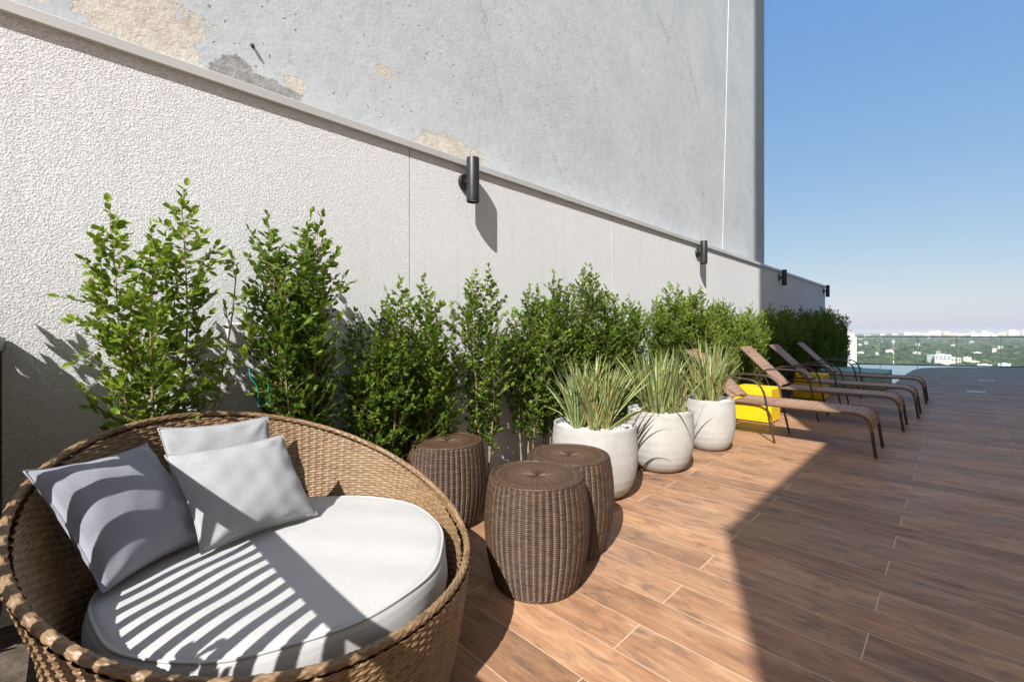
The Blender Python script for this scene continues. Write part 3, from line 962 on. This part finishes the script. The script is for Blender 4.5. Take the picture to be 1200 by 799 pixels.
# ------------------------------------------------------------------ woven stools
def make_stool():
    r = empty('stool', (1.604, 1.436, 0), 'dark brown wicker drum stool in front, between daybed and the second stool', 'stool', 'brown wicker stools')
    H_ = .515
    nu, nv = 46 * 12, 440
    a = np.linspace(0, 2 * np.pi, nu, endpoint=False); f = np.linspace(0, 1, nv)
    A, Fv = np.meshgrid(a, f, indexing='ij')
    Z = .004 + (H_ - .012) * Fv
    prof = np.interp(Z, [0, .05, .12, .20, .28, .36, .44, .49, .51], [.193, .211, .228, .240, .246, .243, .235, .226, .219])
    disp, tint = weave(A, Z, np.pi / 46, .0088, .0003, .0056, 2.0)
    rib = .0085 * np.abs(np.cos(A * 23)) ** .55
    R = prof - .006 + disp + rib
    V = np.stack([R * np.cos(A), R * np.sin(A), Z], -1).reshape(-1, 3)
    mesh_obj('body', V, grid_faces(nu, nv, True), M['brown_wicker'], r, True, tint.ravel())
    # top: rings of strand over radial stakes, gathered at the centre
    nu, nv = 552, 110
    a = np.linspace(0, 2 * np.pi, nu, endpoint=False); f = np.linspace(0.02, 1, nv)
    A, Fv = np.meshgrid(a, f, indexing='ij')
    Rr = .2205 * Fv
    row = np.floor(Rr / .0062); fv = Rr / .0062 - row
    bump = .0013 * np.sqrt(np.clip(1 - (2 * fv - 1) ** 2, 0, 1)) + .0014 * np.cos(A * 23 + np.pi * row) * np.clip(Fv * 3, 0, 1) + .0030 * np.cos(A * 23) * np.clip(1.1 - Fv, 0, 1) + .0035 * np.cos(A * 11 + 1) * np.exp(-(Fv / .35) ** 2) * Fv * 2
    Z = H_ - .006 + bump - .012 * np.exp(-(Fv / .16) ** 2) - .010 * np.clip((Fv - .88) / .12, 0, 1) ** 2
    tint = (np.sin(row * 12.9898) * 43758.5453) % 1.0
    V = np.stack([Rr * np.cos(A), Rr * np.sin(A), Z], -1).reshape(-1, 3)
    mesh_obj('top', V, grid_faces(nu, nv, True), M['brown_wicker'], r, True, tint.ravel())
    # plaited edge
    def plait(name, R0, Z0, rad, parent):
        nu, nv = 900, 14
        a = np.linspace(0, 2 * np.pi, nu, endpoint=False); ph = np.linspace(0, 2 * np.pi, nv, endpoint=False)
        A, PH = np.meshgrid(a, ph, indexing='ij')
        q = rad + .0024 * np.abs(np.sin(A * 45 + PH))
        X = R0 + q * np.cos(PH); Zq = Z0 + q * np.sin(PH)
        V = np.stack([X * np.cos(A), X * np.sin(A), Zq], -1).reshape(-1, 3)
        I, J = np.meshgrid(np.arange(nu), np.arange(nv), indexing='ij')
        Fc = np.stack([I * nv + J, ((I + 1) % nu) * nv + J, ((I + 1) % nu) * nv + (J + 1) % nv, I * nv + (J + 1) % nv], -1).reshape(-1, 4)
        tint = (np.sin(np.floor(A * 45 / np.pi) * 12.9898) * 43758.5453) % 1.0
        mesh_obj(name, V, Fc, M['brown_wicker'], parent, True, tint.ravel())
    plait('edge_braid', .2195, H_ - .010, .0055, r)
    plait('base_braid', .195, .008, .0055, r)
    return r
stool = make_stool()
s2 = copy_tree(stool, 'dark brown wicker drum stool overlapped by the front stool, next to the first white pot', (1.995, 1.545, 0)); s2.rotation_euler.z = .7
s3 = copy_tree(stool, 'dark brown wicker drum stool at the back, between the daybed and the shrubs', (1.70, 2.29, 0)); s3.rotation_euler.z = 1.9

# ------------------------------------------------------------------ pots with strap-leaved plants
def make_pot(x, y, R, H_, label, seed):
    r = empty('pot', (x, y, 0), label, 'pot', 'white pots in a row')
    random.seed(seed)
    p1, p2 = random.uniform(0, 6), random.uniform(0, 6)
    out = [(.50, 0), (.60, .010), (.705, .045), (.80, .105), (.88, .19), (.94, .29), (.978, .40), (.997, .52), (1.0, .63), (.992, .77), (.975, .90), (.966, .96), (.963, .985), (.955, 1.0), (.925, 1.0), (.91, .985), (.905, .93), (.90, .86)]
    pr = []
    for (a0, z0), (a1, z1) in zip(out[:-1], out[1:]):
        for i in range(4): pr.append((R * (a0 + (a1 - a0) * i / 4), H_ * (z0 + (z1 - z0) * i / 4)))
    pr.append((R * out[-1][0], H_ * out[-1][1]))
    wob = lambda ph, z: 1 + .006 * math.sin(2 * ph + p1) + .003 * math.sin(3 * ph + p2 + z * 9) + .0022 * math.sin(z * 95 + math.sin(ph) * 2)
    MB().lathe(pr, 80, wob=wob).build('vessel', M['pot'], r, True, math.radians(50))
    g = MB()
    ico = [(0, 0, 1), (.89, 0, .45), (.28, .85, .45), (-.72, .53, .45), (-.72, -.53, .45), (.28, -.85, .45), (.72, .53, -.45), (-.28, .85, -.45), (-.89, 0, -.45), (-.28, -.85, -.45), (.72, -.53, -.45), (0, 0, -1)]
    fc = [(0, 1, 2), (0, 2, 3), (0, 3, 4), (0, 4, 5), (0, 5, 1), (1, 6, 2), (2, 7, 3), (3, 8, 4), (4, 9, 5), (5, 10, 1), (6, 7, 2), (7, 8, 3), (8, 9, 4), (9, 10, 5), (10, 6, 1), (11, 7, 6), (11, 8, 7), (11, 9, 8), (11, 10, 9), (11, 6, 10)]
    zt = H_ * .93
    for _ in range(650):
        q = R * .885 * math.sqrt(random.random()); t_ = random.uniform(0, 6.283)
        s = random.uniform(.007, .013)
        sc = (s * random.uniform(.8, 1.3), s * random.uniform(.8, 1.3), s * .7)
        cx, cy, cz = q * math.cos(t_), q * math.sin(t_), zt + random.uniform(-.004, .006)
        g.add([(cx + a * sc[0], cy + b * sc[1], cz + c_ * sc[2]) for a, b, c_ in ico], fc)
    g.lathe([(R * .3, zt - .02), (R * .9, zt - .006), (R * .895, zt - .004), (R * .1, zt - .004)], 40)
    o = g.build('pebbles', M['pebble'], r, True); o['kind'] = 'stuff'
    return r

BL_ID = [0]
def strap_plant(x, y, z, label, seed, R, clumps, n, Lr, droops=()):
    random.seed(seed)
    root = empty('strap_leaf_plant', (x, y, z), label, 'plant', 'strap-leaved plants in the pots')
    V, F, T = [], [], []
    def blade(base, az, tilt, L, W, bend):
        BL_ID[0] += 1
        k = 10
        b0 = len(V)
        p = Vector(base)
        el = math.pi / 2 - tilt
        side = Vector((-math.sin(az), math.cos(az), 0))
        tw_ = random.uniform(-.7, .7)
        for i in range(k + 1):
            f = i / k
            e = el - bend * f ** 1.6
            d = Vector((math.cos(az) * math.cos(e), math.sin(az) * math.cos(e), math.sin(e)))
            if i: p = p + d * (L / k)
            nrm = side.cross(d).normalized()
            s = side * math.cos(tw_ * f) + nrm * math.sin(tw_ * f)
            n2 = s.cross(d).normalized()
            wd = W * (min(1, .55 + f * 2.2) * (1 - f ** 2.6) + .02)
            for q, t_ in ((-.5, .02), (-.25, .25), (0, .5), (.25, .75), (.5, .98)):
                V.append(tuple(p + s * wd * q + n2 * (.22 * wd * abs(q) * 2)))
                T.append(BL_ID[0] + t_)
        for i in range(k):
            for j in range(4):
                a_ = b0 + i * 5 + j
                F.append((a_, a_ + 1, a_ + 6, a_ + 5))
    for c_ in range(clumps):
        t_ = 2 * math.pi * c_ / clumps + random.uniform(-.5, .5)
        q = R * random.uniform(.25, .62)
        cx, cy = q * math.cos(t_), q * math.sin(t_)
        fan = random.uniform(0, 6.28)
        for i in range(n):
            az = random.uniform(0, 6.28) if random.random() < .5 else fan + random.choice((0, math.pi)) + random.gauss(0, .4)
            outw = math.atan2(cy, cx)
            if random.random() < .35: az = outw + random.gauss(0, .5)
            ti = abs(random.gauss(.14, .29))
            blade((cx + random.gauss(0, .014), cy + random.gauss(0, .014), -.01), az, min(ti, 1.0), Lr * random.uniform(.55, 1.1), random.uniform(.017, .032), random.uniform(.05, .65))
    for az, ti, L, be in droops:
        blade((R * .5 * math.cos(az), R * .5 * math.sin(az), 0), az, ti, L, .019, be)
    mesh_obj('blades', V, F, M['strap_leaf'], root, True, T)
    return root
pots = [(2.775, 1.905, .315, .520, 'nearest white pot in front, beside the brown stools'),
        (3.69, 1.845, .285, .520, 'middle white pot carrying the leaf shadow on its side'),
        (4.667, 1.800, .250, .515, 'farthest white pot beside the first lounger')]
for i, (x, y, R, H_, lb) in enumerate(pots):
    make_pot(x, y, R, H_, lb, 20 + i)
strap_plant(2.775, 1.905, .49, 'variegated strap-leaved plant with leaves hanging over, in the nearest pot', 5, .30, 10, 22, .54,
            [(-.5, 1.15, .5, .75), (-.35, 1.2, .46, .35), (-1.0, 1.0, .42, .9)])
strap_plant(3.69, 1.845, .49, 'variegated strap-leaved plant in the middle pot', 6, .27, 8, 22, .57, [(-2.2, 1.1, .45, .6)])
strap_plant(4.667, 1.80, .485, 'variegated strap-leaved plant in the farthest pot, nearest the loungers', 7, .24, 7, 22, .64)

# ------------------------------------------------------------------ loungers
def make_lounger():
    X0, Yc = 5.36, 1.3
    r = empty('sun_lounger', (X0 + .285, Yc, 0), 'nearest brown sun lounger, half in the sun, behind the farthest pot', 'sun lounger', 'sun loungers in a row')
    off = lambda p: (p[0] - .285, p[1] - Yc, p[2])
    seat_path = [(1.82, .412), (1.6, .410), (1.3, .408), (1.05, .408), (.90, .410), (.78, .410), (.70, .408), (.640, .396), (.598, .364), (.574, .312), (.562, .25)]
    def sling(path, x0, x1, name, n=14, rib=.05):
        P = np.array(smooth_path([(0, a, b) for a, b in path], n))
        d = np.gradient(P, axis=0); L = np.concatenate([[0], np.cumsum(np.linalg.norm(np.diff(P, axis=0), axis=1))])
        tt_ = np.linspace(0, L[-1], int(L[-1] / .006))
        Y = np.interp(tt_, L, P[:, 1]); Z = np.interp(tt_, L, P[:, 2])
        dy, dz = np.gradient(Y), np.gradient(Z)
        nl = np.hypot(dy, dz); ny, nz = dz / nl, -dy / nl
        xs_ = np.linspace(x0, x1, 30)
        fr = (tt_ / rib) % 1.0
        h = .0050 * np.sin(np.pi * fr) ** .6
        tint_l = np.where(fr < .16, .0, .55) + .25 * np.sin(np.floor(tt_ / rib) * 7.1)* .5
        V, T = [], []
        for side in (0, 1):
            for x in xs_:
                sag = -.012 * (1 - (2 * (x - x0) / (x1 - x0) - 1) ** 2)
                o = (h + sag) if side == 0 else (sag - .007)
                V.append(np.stack([np.full_like(Y, x), Y + ny * o, Z + nz * o], -1)); T.append(tint_l)
        V = np.concatenate(V); T = np.concatenate(T)
        nx, nt = len(xs_), len(tt_)
        Fa = grid_faces(nx, nt); Fb = Fa[:, ::-1] + nx * nt
        bd = [i * nt for i in range(nx)] + [(nx - 1) * nt + j for j in range(1, nt)] + [i * nt + nt - 1 for i in range(nx - 2, -1, -1)] + [j for j in range(nt - 2, 0, -1)]
        Fs = np.array([[bd[i], bd[(i + 1) % len(bd)], bd[(i + 1) % len(bd)] + nx * nt, bd[i] + nx * nt] for i in range(len(bd))])
        V = V - np.array([.285, Yc, 0])
        return mesh_obj(name, V, np.concatenate([Fa, Fb, Fs]), M['sling_weave'], r, True, T)
    sling(seat_path, .012, .558, 'seat')
    back = [(1.835, .425), (1.96, .552), (2.12, .714), (2.26, .857), (2.365, .965)]
    bk = sling(back, .030, .540, 'backrest')
    for x in (.012, .558):
        MB().tube([off((x, a, b - .006)) for _, a, b in smooth_path([(0, a, b) for a, b in seat_path], 6)], .0165, 10).build('side_rail', M['sling_weave'], r, True, math.radians(50), attr=True)
    fr = MB()
    for x in (.03, .54):
        fr.tube([off((x, a, b)) for a, b in ((1.80, .40), (2.37, .97))], .011, 10)
    fr.tube([off((.03, 2.37, .968)), off((.54, 2.37, .968))], .011, 10)
    fr.tube([off((.012, 1.82, .395)), off((.558, 1.82, .395))], .010, 10)
    fr.tube([off((.012, 1.46, .392)), off((.558, 1.46, .392))], .010, 10)
    fr.tube([off((.285, 1.46, .392)), off((.285, 1.82, .397))], .009, 8)
    for x in (.06, .51):
        MB().tube([off((x, 2.10, .70)), off((x, 1.97, .41))], .007, 8).build('strut', M['brown_tube'], r, True, math.radians(50))
    for x in (.012, .558):
        MB().tube([off((x, 1.82, .40)), off((x, 2.16, .40))], .011, 10).build('rear_rail', M['brown_tube'], r, True, math.radians(50))
    fr.build('frame', M['brown_tube'], r, True, math.radians(50))
    for x in (.012, .558):
        MB().tube([off((x, .561, .252)), off((x, .548, .13)), off((x, .53, .006))], .0145, 12).build('leg', M['brown_tube'], r, True, math.radians(50))
    for x in (-.016, .586):
        xi = x
        p = [(xi, 1.37, .004), (xi, 1.395, .12), (xi, 1.425, .26), (xi, 1.452, .42), (xi, 1.475, .53), (xi, 1.52, .61), (xi, 1.60, .657), (xi, 1.70, .668), (xi, 1.85, .668), (xi, 1.97, .655), (xi, 2.06, .61), (xi, 2.11, .53), (xi, 2.14, .40), (xi, 2.19, .2), (xi, 2.23, .004)]
        arm = MB().tube([off(q) for q in smooth_path(p, 5)], .0115, 10).build('armrest', M['brown_tube'], r, True, math.radians(50))
        MB().tube([off((xi, 1.45, .405)), off((.012 if x < 0 else .558, 1.45, .400))], .008, 8).build('bracket', M['brown_tube'], arm, True)
    return r
lg = make_lounger()
for X0, dy, lb in ((7.02, -.09, 'second brown sun lounger, its backrest in the sun, seat in shade'),
                   (8.22, -.17, 'third brown sun lounger, fully shaded, beside the second yellow side table'),
                   (9.92, -.19, 'farthest brown sun lounger in front of the green block')):
    copy_tree(lg, lb, (X0 + .285, 1.3 + dy, 0))

# ------------------------------------------------------------------ woven box tables
def woven_box(name, label, cat, loc, sx, sy, sz, mat, group=None, pu=.03, pv=.016):
    r = empty(name, loc, label, cat, group)
    def panel(nm, o, du, dv, Lu, Lv, nrm):
        nu, nv = int(Lu / pu * 6), int(Lv / pv * 5)
        u = np.linspace(0, Lu, nu); v = np.linspace(0, Lv, nv)
        U, W_ = np.meshgrid(u, v, indexing='ij')
        dsp, ti = weave(U, W_, pu, pv, .0012, .0016)
        e = np.minimum(np.minimum(U, Lu - U), np.minimum(W_, Lv - W_))
        dsp = dsp - .008 * (1 - np.clip(e / .012, 0, 1)) ** 2
        V = (np.array(o)[None, None] + U[..., None] * np.array(du) + W_[..., None] * np.array(dv) + dsp[..., None] * np.array(nrm)).reshape(-1, 3)
        mesh_obj(nm, V, grid_faces(nu, nv), mat, r, True, ti.ravel())
    panel('side', (0, sy, .012), (0, -1, 0), (0, 0, 1), sy, sz - .012, (-1, 0, 0))
    panel('side', (0, 0, .012), (1, 0, 0), (0, 0, 1), sx, sz - .012, (0, -1, 0))
    panel('side', (sx, 0, .012), (0, 1, 0), (0, 0, 1), sy, sz - .012, (1, 0, 0))
    panel('side', (sx, sy, .012), (-1, 0, 0), (0, 0, 1), sx, sz - .012, (0, 1, 0))
    panel('top', (0, 0, sz), (1, 0, 0), (0, 1, 0), sx, sy, (0, 0, 1))
    for x, y in ((.03, .03), (sx - .03, .03), (sx - .03, sy - .03), (.03, sy - .03)):
        MB().tube([(x, y, 0), (x, y, .03)], .014, 10).build('foot', M['charcoal_metal'], r, True)
    return r
yb1 = woven_box('side_table', 'yellow woven cube side table in sunlight between the first two loungers', 'side table', (6.40, 1.68, 0), .42, .46, .45, M['yellow_wicker'], 'yellow side tables')
copy_tree(yb1, 'yellow woven cube side table in shade between the third and last loungers', (9.2, 1.60, 0))
woven_box('green_block', 'long low green woven block beside the pool behind the last lounger', 'bench', (11.7, 1.0, 0), 1.24, 1.15, .35, M['green_wicker'], None, .04, .022)

# ------------------------------------------------------------------ flush plates in the deck
for (px_, py_, lb) in ((1156, 446, 'small square steel plate set in the far deck, farther one'), (1144, 459, 'small square steel plate set in the far deck, nearer one')):
    gx, gy = on_ground(px_, py_)
    d = empty('floor_plate', (gx, gy, 0), lb, 'floor plate', 'steel plates in the deck')
    MB().box(-.13, .13, -.13, .13, -.01, .006, .002).build('plate', M['coping_metal'], d)
    MB().box(-.07, .07, -.07, .07, .0055, .009, .001).build('cover', M['steel'], d)

# ------------------------------------------------------------------ glass railing at the pool edge
def ray_on_line(px_):
    k = (px_ - CPX) / FPX
    # X = m*Y on the ray ; line (20.9,2.76)+t*(1.8,-3.5)/3.936
    m_ = (1 + k) / (1 - k)
    ux, uy = 1.8 / 3.936, -3.5 / 3.936
    return (m_ * 2.76 - 20.9) / (ux - m_ * uy)
gr = empty('glass_railing', (21.4, 1.8, 0), 'frameless glass railing with thin dark handrail along the far pool edge', 'railing')
def gpart(mb, name, mat, **k):
    o = mb.build(name, mat, gr, **k); o.location = (-21.4, -1.8, 0); return o
ts = [0.0] + [ray_on_line(p) for p in (1031.5, 1075, 1121, 1173)] 
while ts[-1] < 7.0: ts.append(ts[-1] + 1.25)
def gl_box(t0, t1, hw, z0, z1):
    ux, uy = 1.8 / 3.936, -3.5 / 3.936
    V = []
    for z in (z0, z1):
        for t_, s in ((t0, -1), (t1, -1), (t1, 1), (t0, 1)):
            x, y = glass_line(t_)
            V.append((x - uy * hw * s, y + ux * hw * s, z))
    return V, [(3, 2, 1, 0), (4, 5, 6, 7), (0, 1, 5, 4), (1, 2, 6, 5), (2, 3, 7, 6), (3, 0, 4, 7)]
for a_, b_ in zip(ts[:-1], ts[1:]):
    gpart(MB().add(*gl_box(a_ + .012, b_ - .012, .006, -.008, .985)), 'glass_panel', M['glass'])
gpart(MB().add(*gl_box(0, ts[-1], .018, .986, 1.014)), 'handrail', M['charcoal_metal'])
gpart(MB().add(*gl_box(0, ts[-1], .04, -.035, -.01)), 'base_channel', M['charcoal_metal'])
for t_ in ts[1:]:
    gpart(MB().add(*gl_box(t_ - .007, t_ + .007, .009, -.008, .985)), 'post', M['city_white'])
ep = empty('end_post', (18.97, 2.70, 0), 'dark post with glass edge standing behind the far end of the hedge', 'post')
MB().box(-.05, .05, -.06, .06, -.02, 1.33, .005).build('post', M['charcoal_metal'], ep)
MB().box(.052, .20, -.008, .008, .05, 1.28, .001).build('glass_edge', M['glass'], ep)

# ================================================================== VALLEY, WOODS AND CITY BELOW
def ground_z(x, y):
    r = np.hypot(x, y)
    base = -60 + 14 * np.clip((r - 900) / 4500, 0, 1) ** 1.0
    roll = 5 * np.sin(x / 700 + .8) * np.sin(y / 430 + 2) + 3 * np.sin(x / 260 + y / 310)
    return base + roll * np.clip((r - 900) / 1500, 0, 1) * np.clip((7000 - r) / 2500, 0, 1)
na, nr = 140, 90
aa = np.linspace(0, 2 * np.pi, na, endpoint=False); rr = np.concatenate([[0.5], np.geomspace(30, 11000, nr - 1)])
A, Rr = np.meshgrid(aa, rr, indexing='ij')
X, Y = Rr * np.cos(A), Rr * np.sin(A)
V = np.stack([X, Y, ground_z(X, Y)], -1).reshape(-1, 3)
tag(mesh_obj('ground', V, grid_faces(na, nr, True), M['terrain'], None, True), kind='structure')

random.seed(99)
ICO = np.array([(0, 0, 1), (.89, 0, .45), (.28, .85, .45), (-.72, .53, .45), (-.72, -.53, .45), (.28, -.85, .45), (.72, .53, -.45), (-.28, .85, -.45), (-.89, 0, -.45), (-.28, -.85, -.45), (.72, -.53, -.45), (0, 0, -1)])
ICF = np.array([(0, 1, 2), (0, 2, 3), (0, 3, 4), (0, 4, 5), (0, 5, 1), (1, 6, 2), (2, 7, 3), (3, 8, 4), (4, 9, 5), (5, 10, 1), (6, 7, 2), (7, 8, 3), (8, 9, 4), (9, 10, 5), (10, 6, 1), (11, 7, 6), (11, 8, 7), (11, 9, 8), (11, 10, 9), (11, 6, 10)])
VV, FF, TT = [], [], []
cnt = 0
for i in range(15000):
    # uniform in screen-like depth, so every distance gets its share
    y_ = RNG.uniform(395, 430)
    d = 520 * 60 / (y_ - 387)
    d = min(d, 5200) * RNG.uniform(.93, 1.07)
    th = RNG.uniform(-.55, .42)
    x, y = d * math.cos(th), d * math.sin(th)
    dens = math.sin(x * .006 + y * .011) + math.sin(y * .017 - x * .003 + 1) + .8
    if dens < RNG.uniform(-1.2, 1.6) and d > 950: continue
    s = RNG.uniform(4, 8) * (1 + d / 5000)
    P = ICO * np.array([s * RNG.uniform(.9, 1.6), s * RNG.uniform(.9, 1.6), s * RNG.uniform(.6, .95)]) * RNG.uniform(.75, 1.2, (12, 1))
    VV.append(P + np.array([x, y, float(ground_z(np.array(x), np.array(y))) + s * .3]))
    FF.append(ICF + 12 * cnt); TT += [float(np.clip(RNG.normal(.45, .22), 0, 1))] * 12
    cnt += 1
tag(mesh_obj('woodland', np.concatenate(VV), np.concatenate(FF), M['woodland'], None, False, TT), 'far green woodland covering the valley beyond the glass railing', 'woodland', None, 'stuff')

def city_block(name, label, px0, px1, ytop, dist, mats, depth=None, floors=None, roof=False, group=None, windows=0, cols=3, base=None):
    xc = (px0 + px1) / 2
    cx, cy = at_depth(xc, dist)
    wd = (px1 - px0) / FPX * dist
    top = EYE - (ytop - HPX) / FPX * dist
    gz = float(ground_z(np.array(cx), np.array(cy))) - 2 if base is None else base
    dp = depth or wd * .7
    # turned to face the terrace
    rz = math.atan2(cy, cx) - math.pi / 2
    b = empty(name, (cx, cy, gz), label, 'building', group, rz + math.pi / 2 - math.pi / 2)
    hh = top - gz
    MB().box(-wd / 2, wd / 2, -dp / 2, dp / 2, 0, hh).build('walls', mats, b)
    if roof:
        MB().box(-wd / 2 - .4, wd / 2 + .4, -dp / 2 - .4, dp / 2 + .4, hh + .02, hh + 1.0).build('roof', M['city_roof'], b)
    else:
        MB().box(-wd / 6, wd / 6, -dp / 5, dp / 5, hh + .02, hh + max(1.2, hh * .04)).build('roof_house', mats, b)
    if windows:
        fh = 3.2
        for k in range(windows):
            for c_ in range(cols):
                x = -wd / 2 + wd * (c_ + .5) / cols
                z = hh - 2.6 - k * fh
                if z < 2: break
                MB().box(x - wd / cols * .27, x + wd / cols * .27, -dp / 2 - .12, -dp / 2 - .02, z - 1.5, z).build('window', M['city_window'], b)
    return b
city_block('apartment_block', 'white apartment block with dark window columns beside the end of the hedge', 988.5, 996.5, 390.5, 420, M['city_white'], 10, windows=10, cols=3)
city_block('apartment_block', 'plain bright white tower attached to the windowed block by the hedge', 996.6, 1003, 393.5, 424, M['city_white'], 10)
city_block('warehouse', 'large cream flat-roofed building low behind the pool edge', 1098, 1112, 415.5, 760, M['city_white'], 30, windows=2, cols=4)
city_block('warehouse', 'long low cream wing right of the large cream building', 1112.4, 1124, 419, 750, M['city_cream'], 24, windows=1, cols=4)
city_block('warehouse', 'grey block left of the large cream building', 1088, 1097.6, 416, 775, M['city_grey'], 24)  # walls in one even grey
city_block('house_block', 'cream stepped building right of the warehouse wing', 1130, 1137, 418.5, 800, M['city_cream'], 20)
city_block('house_block', 'low cream building at the foot of the stepped one', 1137.3, 1146, 423, 780, M['city_cream'], 20)
city_block('house_block', 'white roofed house near the striped mast', 1039, 1046, 410, 1100, M['city_white'], 24)
city_block('house_block', 'small white hut left of the mast', 1026.5, 1029, 413, 1000, M['city_white'], 12)
city_block('house_block', 'narrow white block right of the white tower', 1006, 1009, 403, 1500, M['city_white'], 16)
city_block('house_block', 'pale flat building under the far ridge left', 1003.5, 1016, 397, 2900, M['city_pink'], 30)
city_block('shed', 'wide bright white roof amid the woods at centre', 1064.5, 1072, 403.6, 1900, M['city_white'], 26)
city_block('shed', 'bright white shed in the woods right of centre', 1147, 1152, 406.8, 1700, M['city_white'], 26)
city_block('shed', 'pale shed between the masts amid trees', 1091, 1096, 408.5, 1500, M['city_pink'], 20)
city_block('shed', 'pinkish low shed right of the lattice mast', 1071, 1076, 409, 1400, M['city_pink'], 16, roof=True)
city_block('house_block', 'row house with tan roof near the right post', 1177, 1183, 416, 1000, M['city_grey'], 20, roof=True)
city_block('house_block', 'grey low building near the lower right woods', 1138, 1150, 414.5, 1150, M['city_grey'], 20)
city_block('house_block', 'white low houses behind the deck edge at right', 1172, 1182, 426, 620, M['city_white'], 14)
city_block('house_block', 'white low houses directly behind the deck corner', 1148, 1160, 427, 620, M['city_white'], 14)
random.seed(5)
px_ = 1001.0
i = 0
while px_ < 1240:
    w_ = random.uniform(3.0, 6.5)
    zone = px_ > 1060
    yt = random.uniform(389.5, 392.5) if not zone else random.uniform(387.6, 390.5)
    if 1176 < px_ < 1200: yt = random.uniform(384.8, 388)
    if zone or random.random() < .45:
        city_block('skyline_block', 'pale high-rise block on the far hazy skyline', px_, px_ + w_ - .5, yt, random.uniform(4700, 5300), random.choice([M['city_white'], M['city_white'], M['city_pink'], M['city_cream']]), 40, group='high-rises on the far skyline')
    px_ += w_ + (random.choice((0, 0, .6, 1.5, 4)) if zone else random.uniform(1, 7))
    i += 1
for a_, b_, d_ in ((1139, 1144, 3500), (1145, 1149, 3520), (1150.5, 1156, 3480), (1158, 1162, 3550), (1163.5, 1168, 3500)):
    city_block('hillside_block', 'white high-rise standing on the wooded hill below the skyline', a_, b_, 391.5, d_, M['city_white'], 40, group='white high-rises on the hill')
random.seed(17)
for k in range(30):
    q = random.uniform(1002, 1225)
    dd = math.exp(random.uniform(math.log(900), math.log(4200)))
    cx, cy = at_depth(q, dd)
    gz = float(ground_z(np.array(cx), np.array(cy)))
    hgt = random.choice((5, 6, 7, 9, 13))
    yt = HPX - FPX * (gz + hgt + 3 - EYE) / dd
    w_ = random.uniform(7, 17) * FPX / dd
    city_block('valley_house', 'small pale house scattered among the trees of the valley', q, q + w_, yt, dd, random.choice([M['city_cream'], M['city_pink'], M['city_grey'], M['city_grey']]), random.uniform(8, 18), roof=random.random() < .4, group='small houses scattered in the valley')
def mast(label, px_, ytop, dist, r, mats):
    cx, cy = at_depth(px_, dist)
    gz = float(ground_z(np.array(cx), np.array(cy)))
    top = EYE - (ytop - HPX) / FPX * dist
    b = empty('mast', (cx, cy, gz), label, 'mast')
    hh = top - gz
    m1, m2 = MB(), MB()
    for k in range(6):
        f0, f1 = k / 6, (k + 1) / 6
        (m1 if k % 2 else m2).tube([(0, 0, hh * f0), (0, 0, hh * f1)], [r * (1 - .5 * f0), r * (1 - .5 * f1)], 8)
    m1.build('white_band', M['city_white'], b, True); m2.build('dark_band', mats, b, True)
    MB().tube([(0, 0, hh * .94), (0, 0, hh)], r * 1.9, 8).build('head', M['city_white'], b)
mast('banded red and white mast rising from the valley trees', 1047, 400.5, 700, .75, M['city_roof'])
mast('thin pale mast left of the large cream building', 1075.2, 407, 760, .5, M['city_white'])
mast('thin grey mast near the left edge of the railing', 1031.0, 402, 900, .5, M['city_grey'])

# ================================================================== HAZE
nh = N('haze_air')
nh.t.nodes.remove(nh.p)
pv = nh.node('ShaderNodeVolumePrincipled')
pv.inputs['Color'].default_value = (1.0, .99, .965, 1)
pv.inputs['Density'].default_value = .00011
pv.inputs['Anisotropy'].default_value = 0.0
nh.t.links.new(pv.outputs[0], nh.out.inputs['Volume'])
hz = MB().box(-11500, 11500, -11500, 11500, -75, 26).build('haze', nh.m)
hz['kind'] = 'stuff'
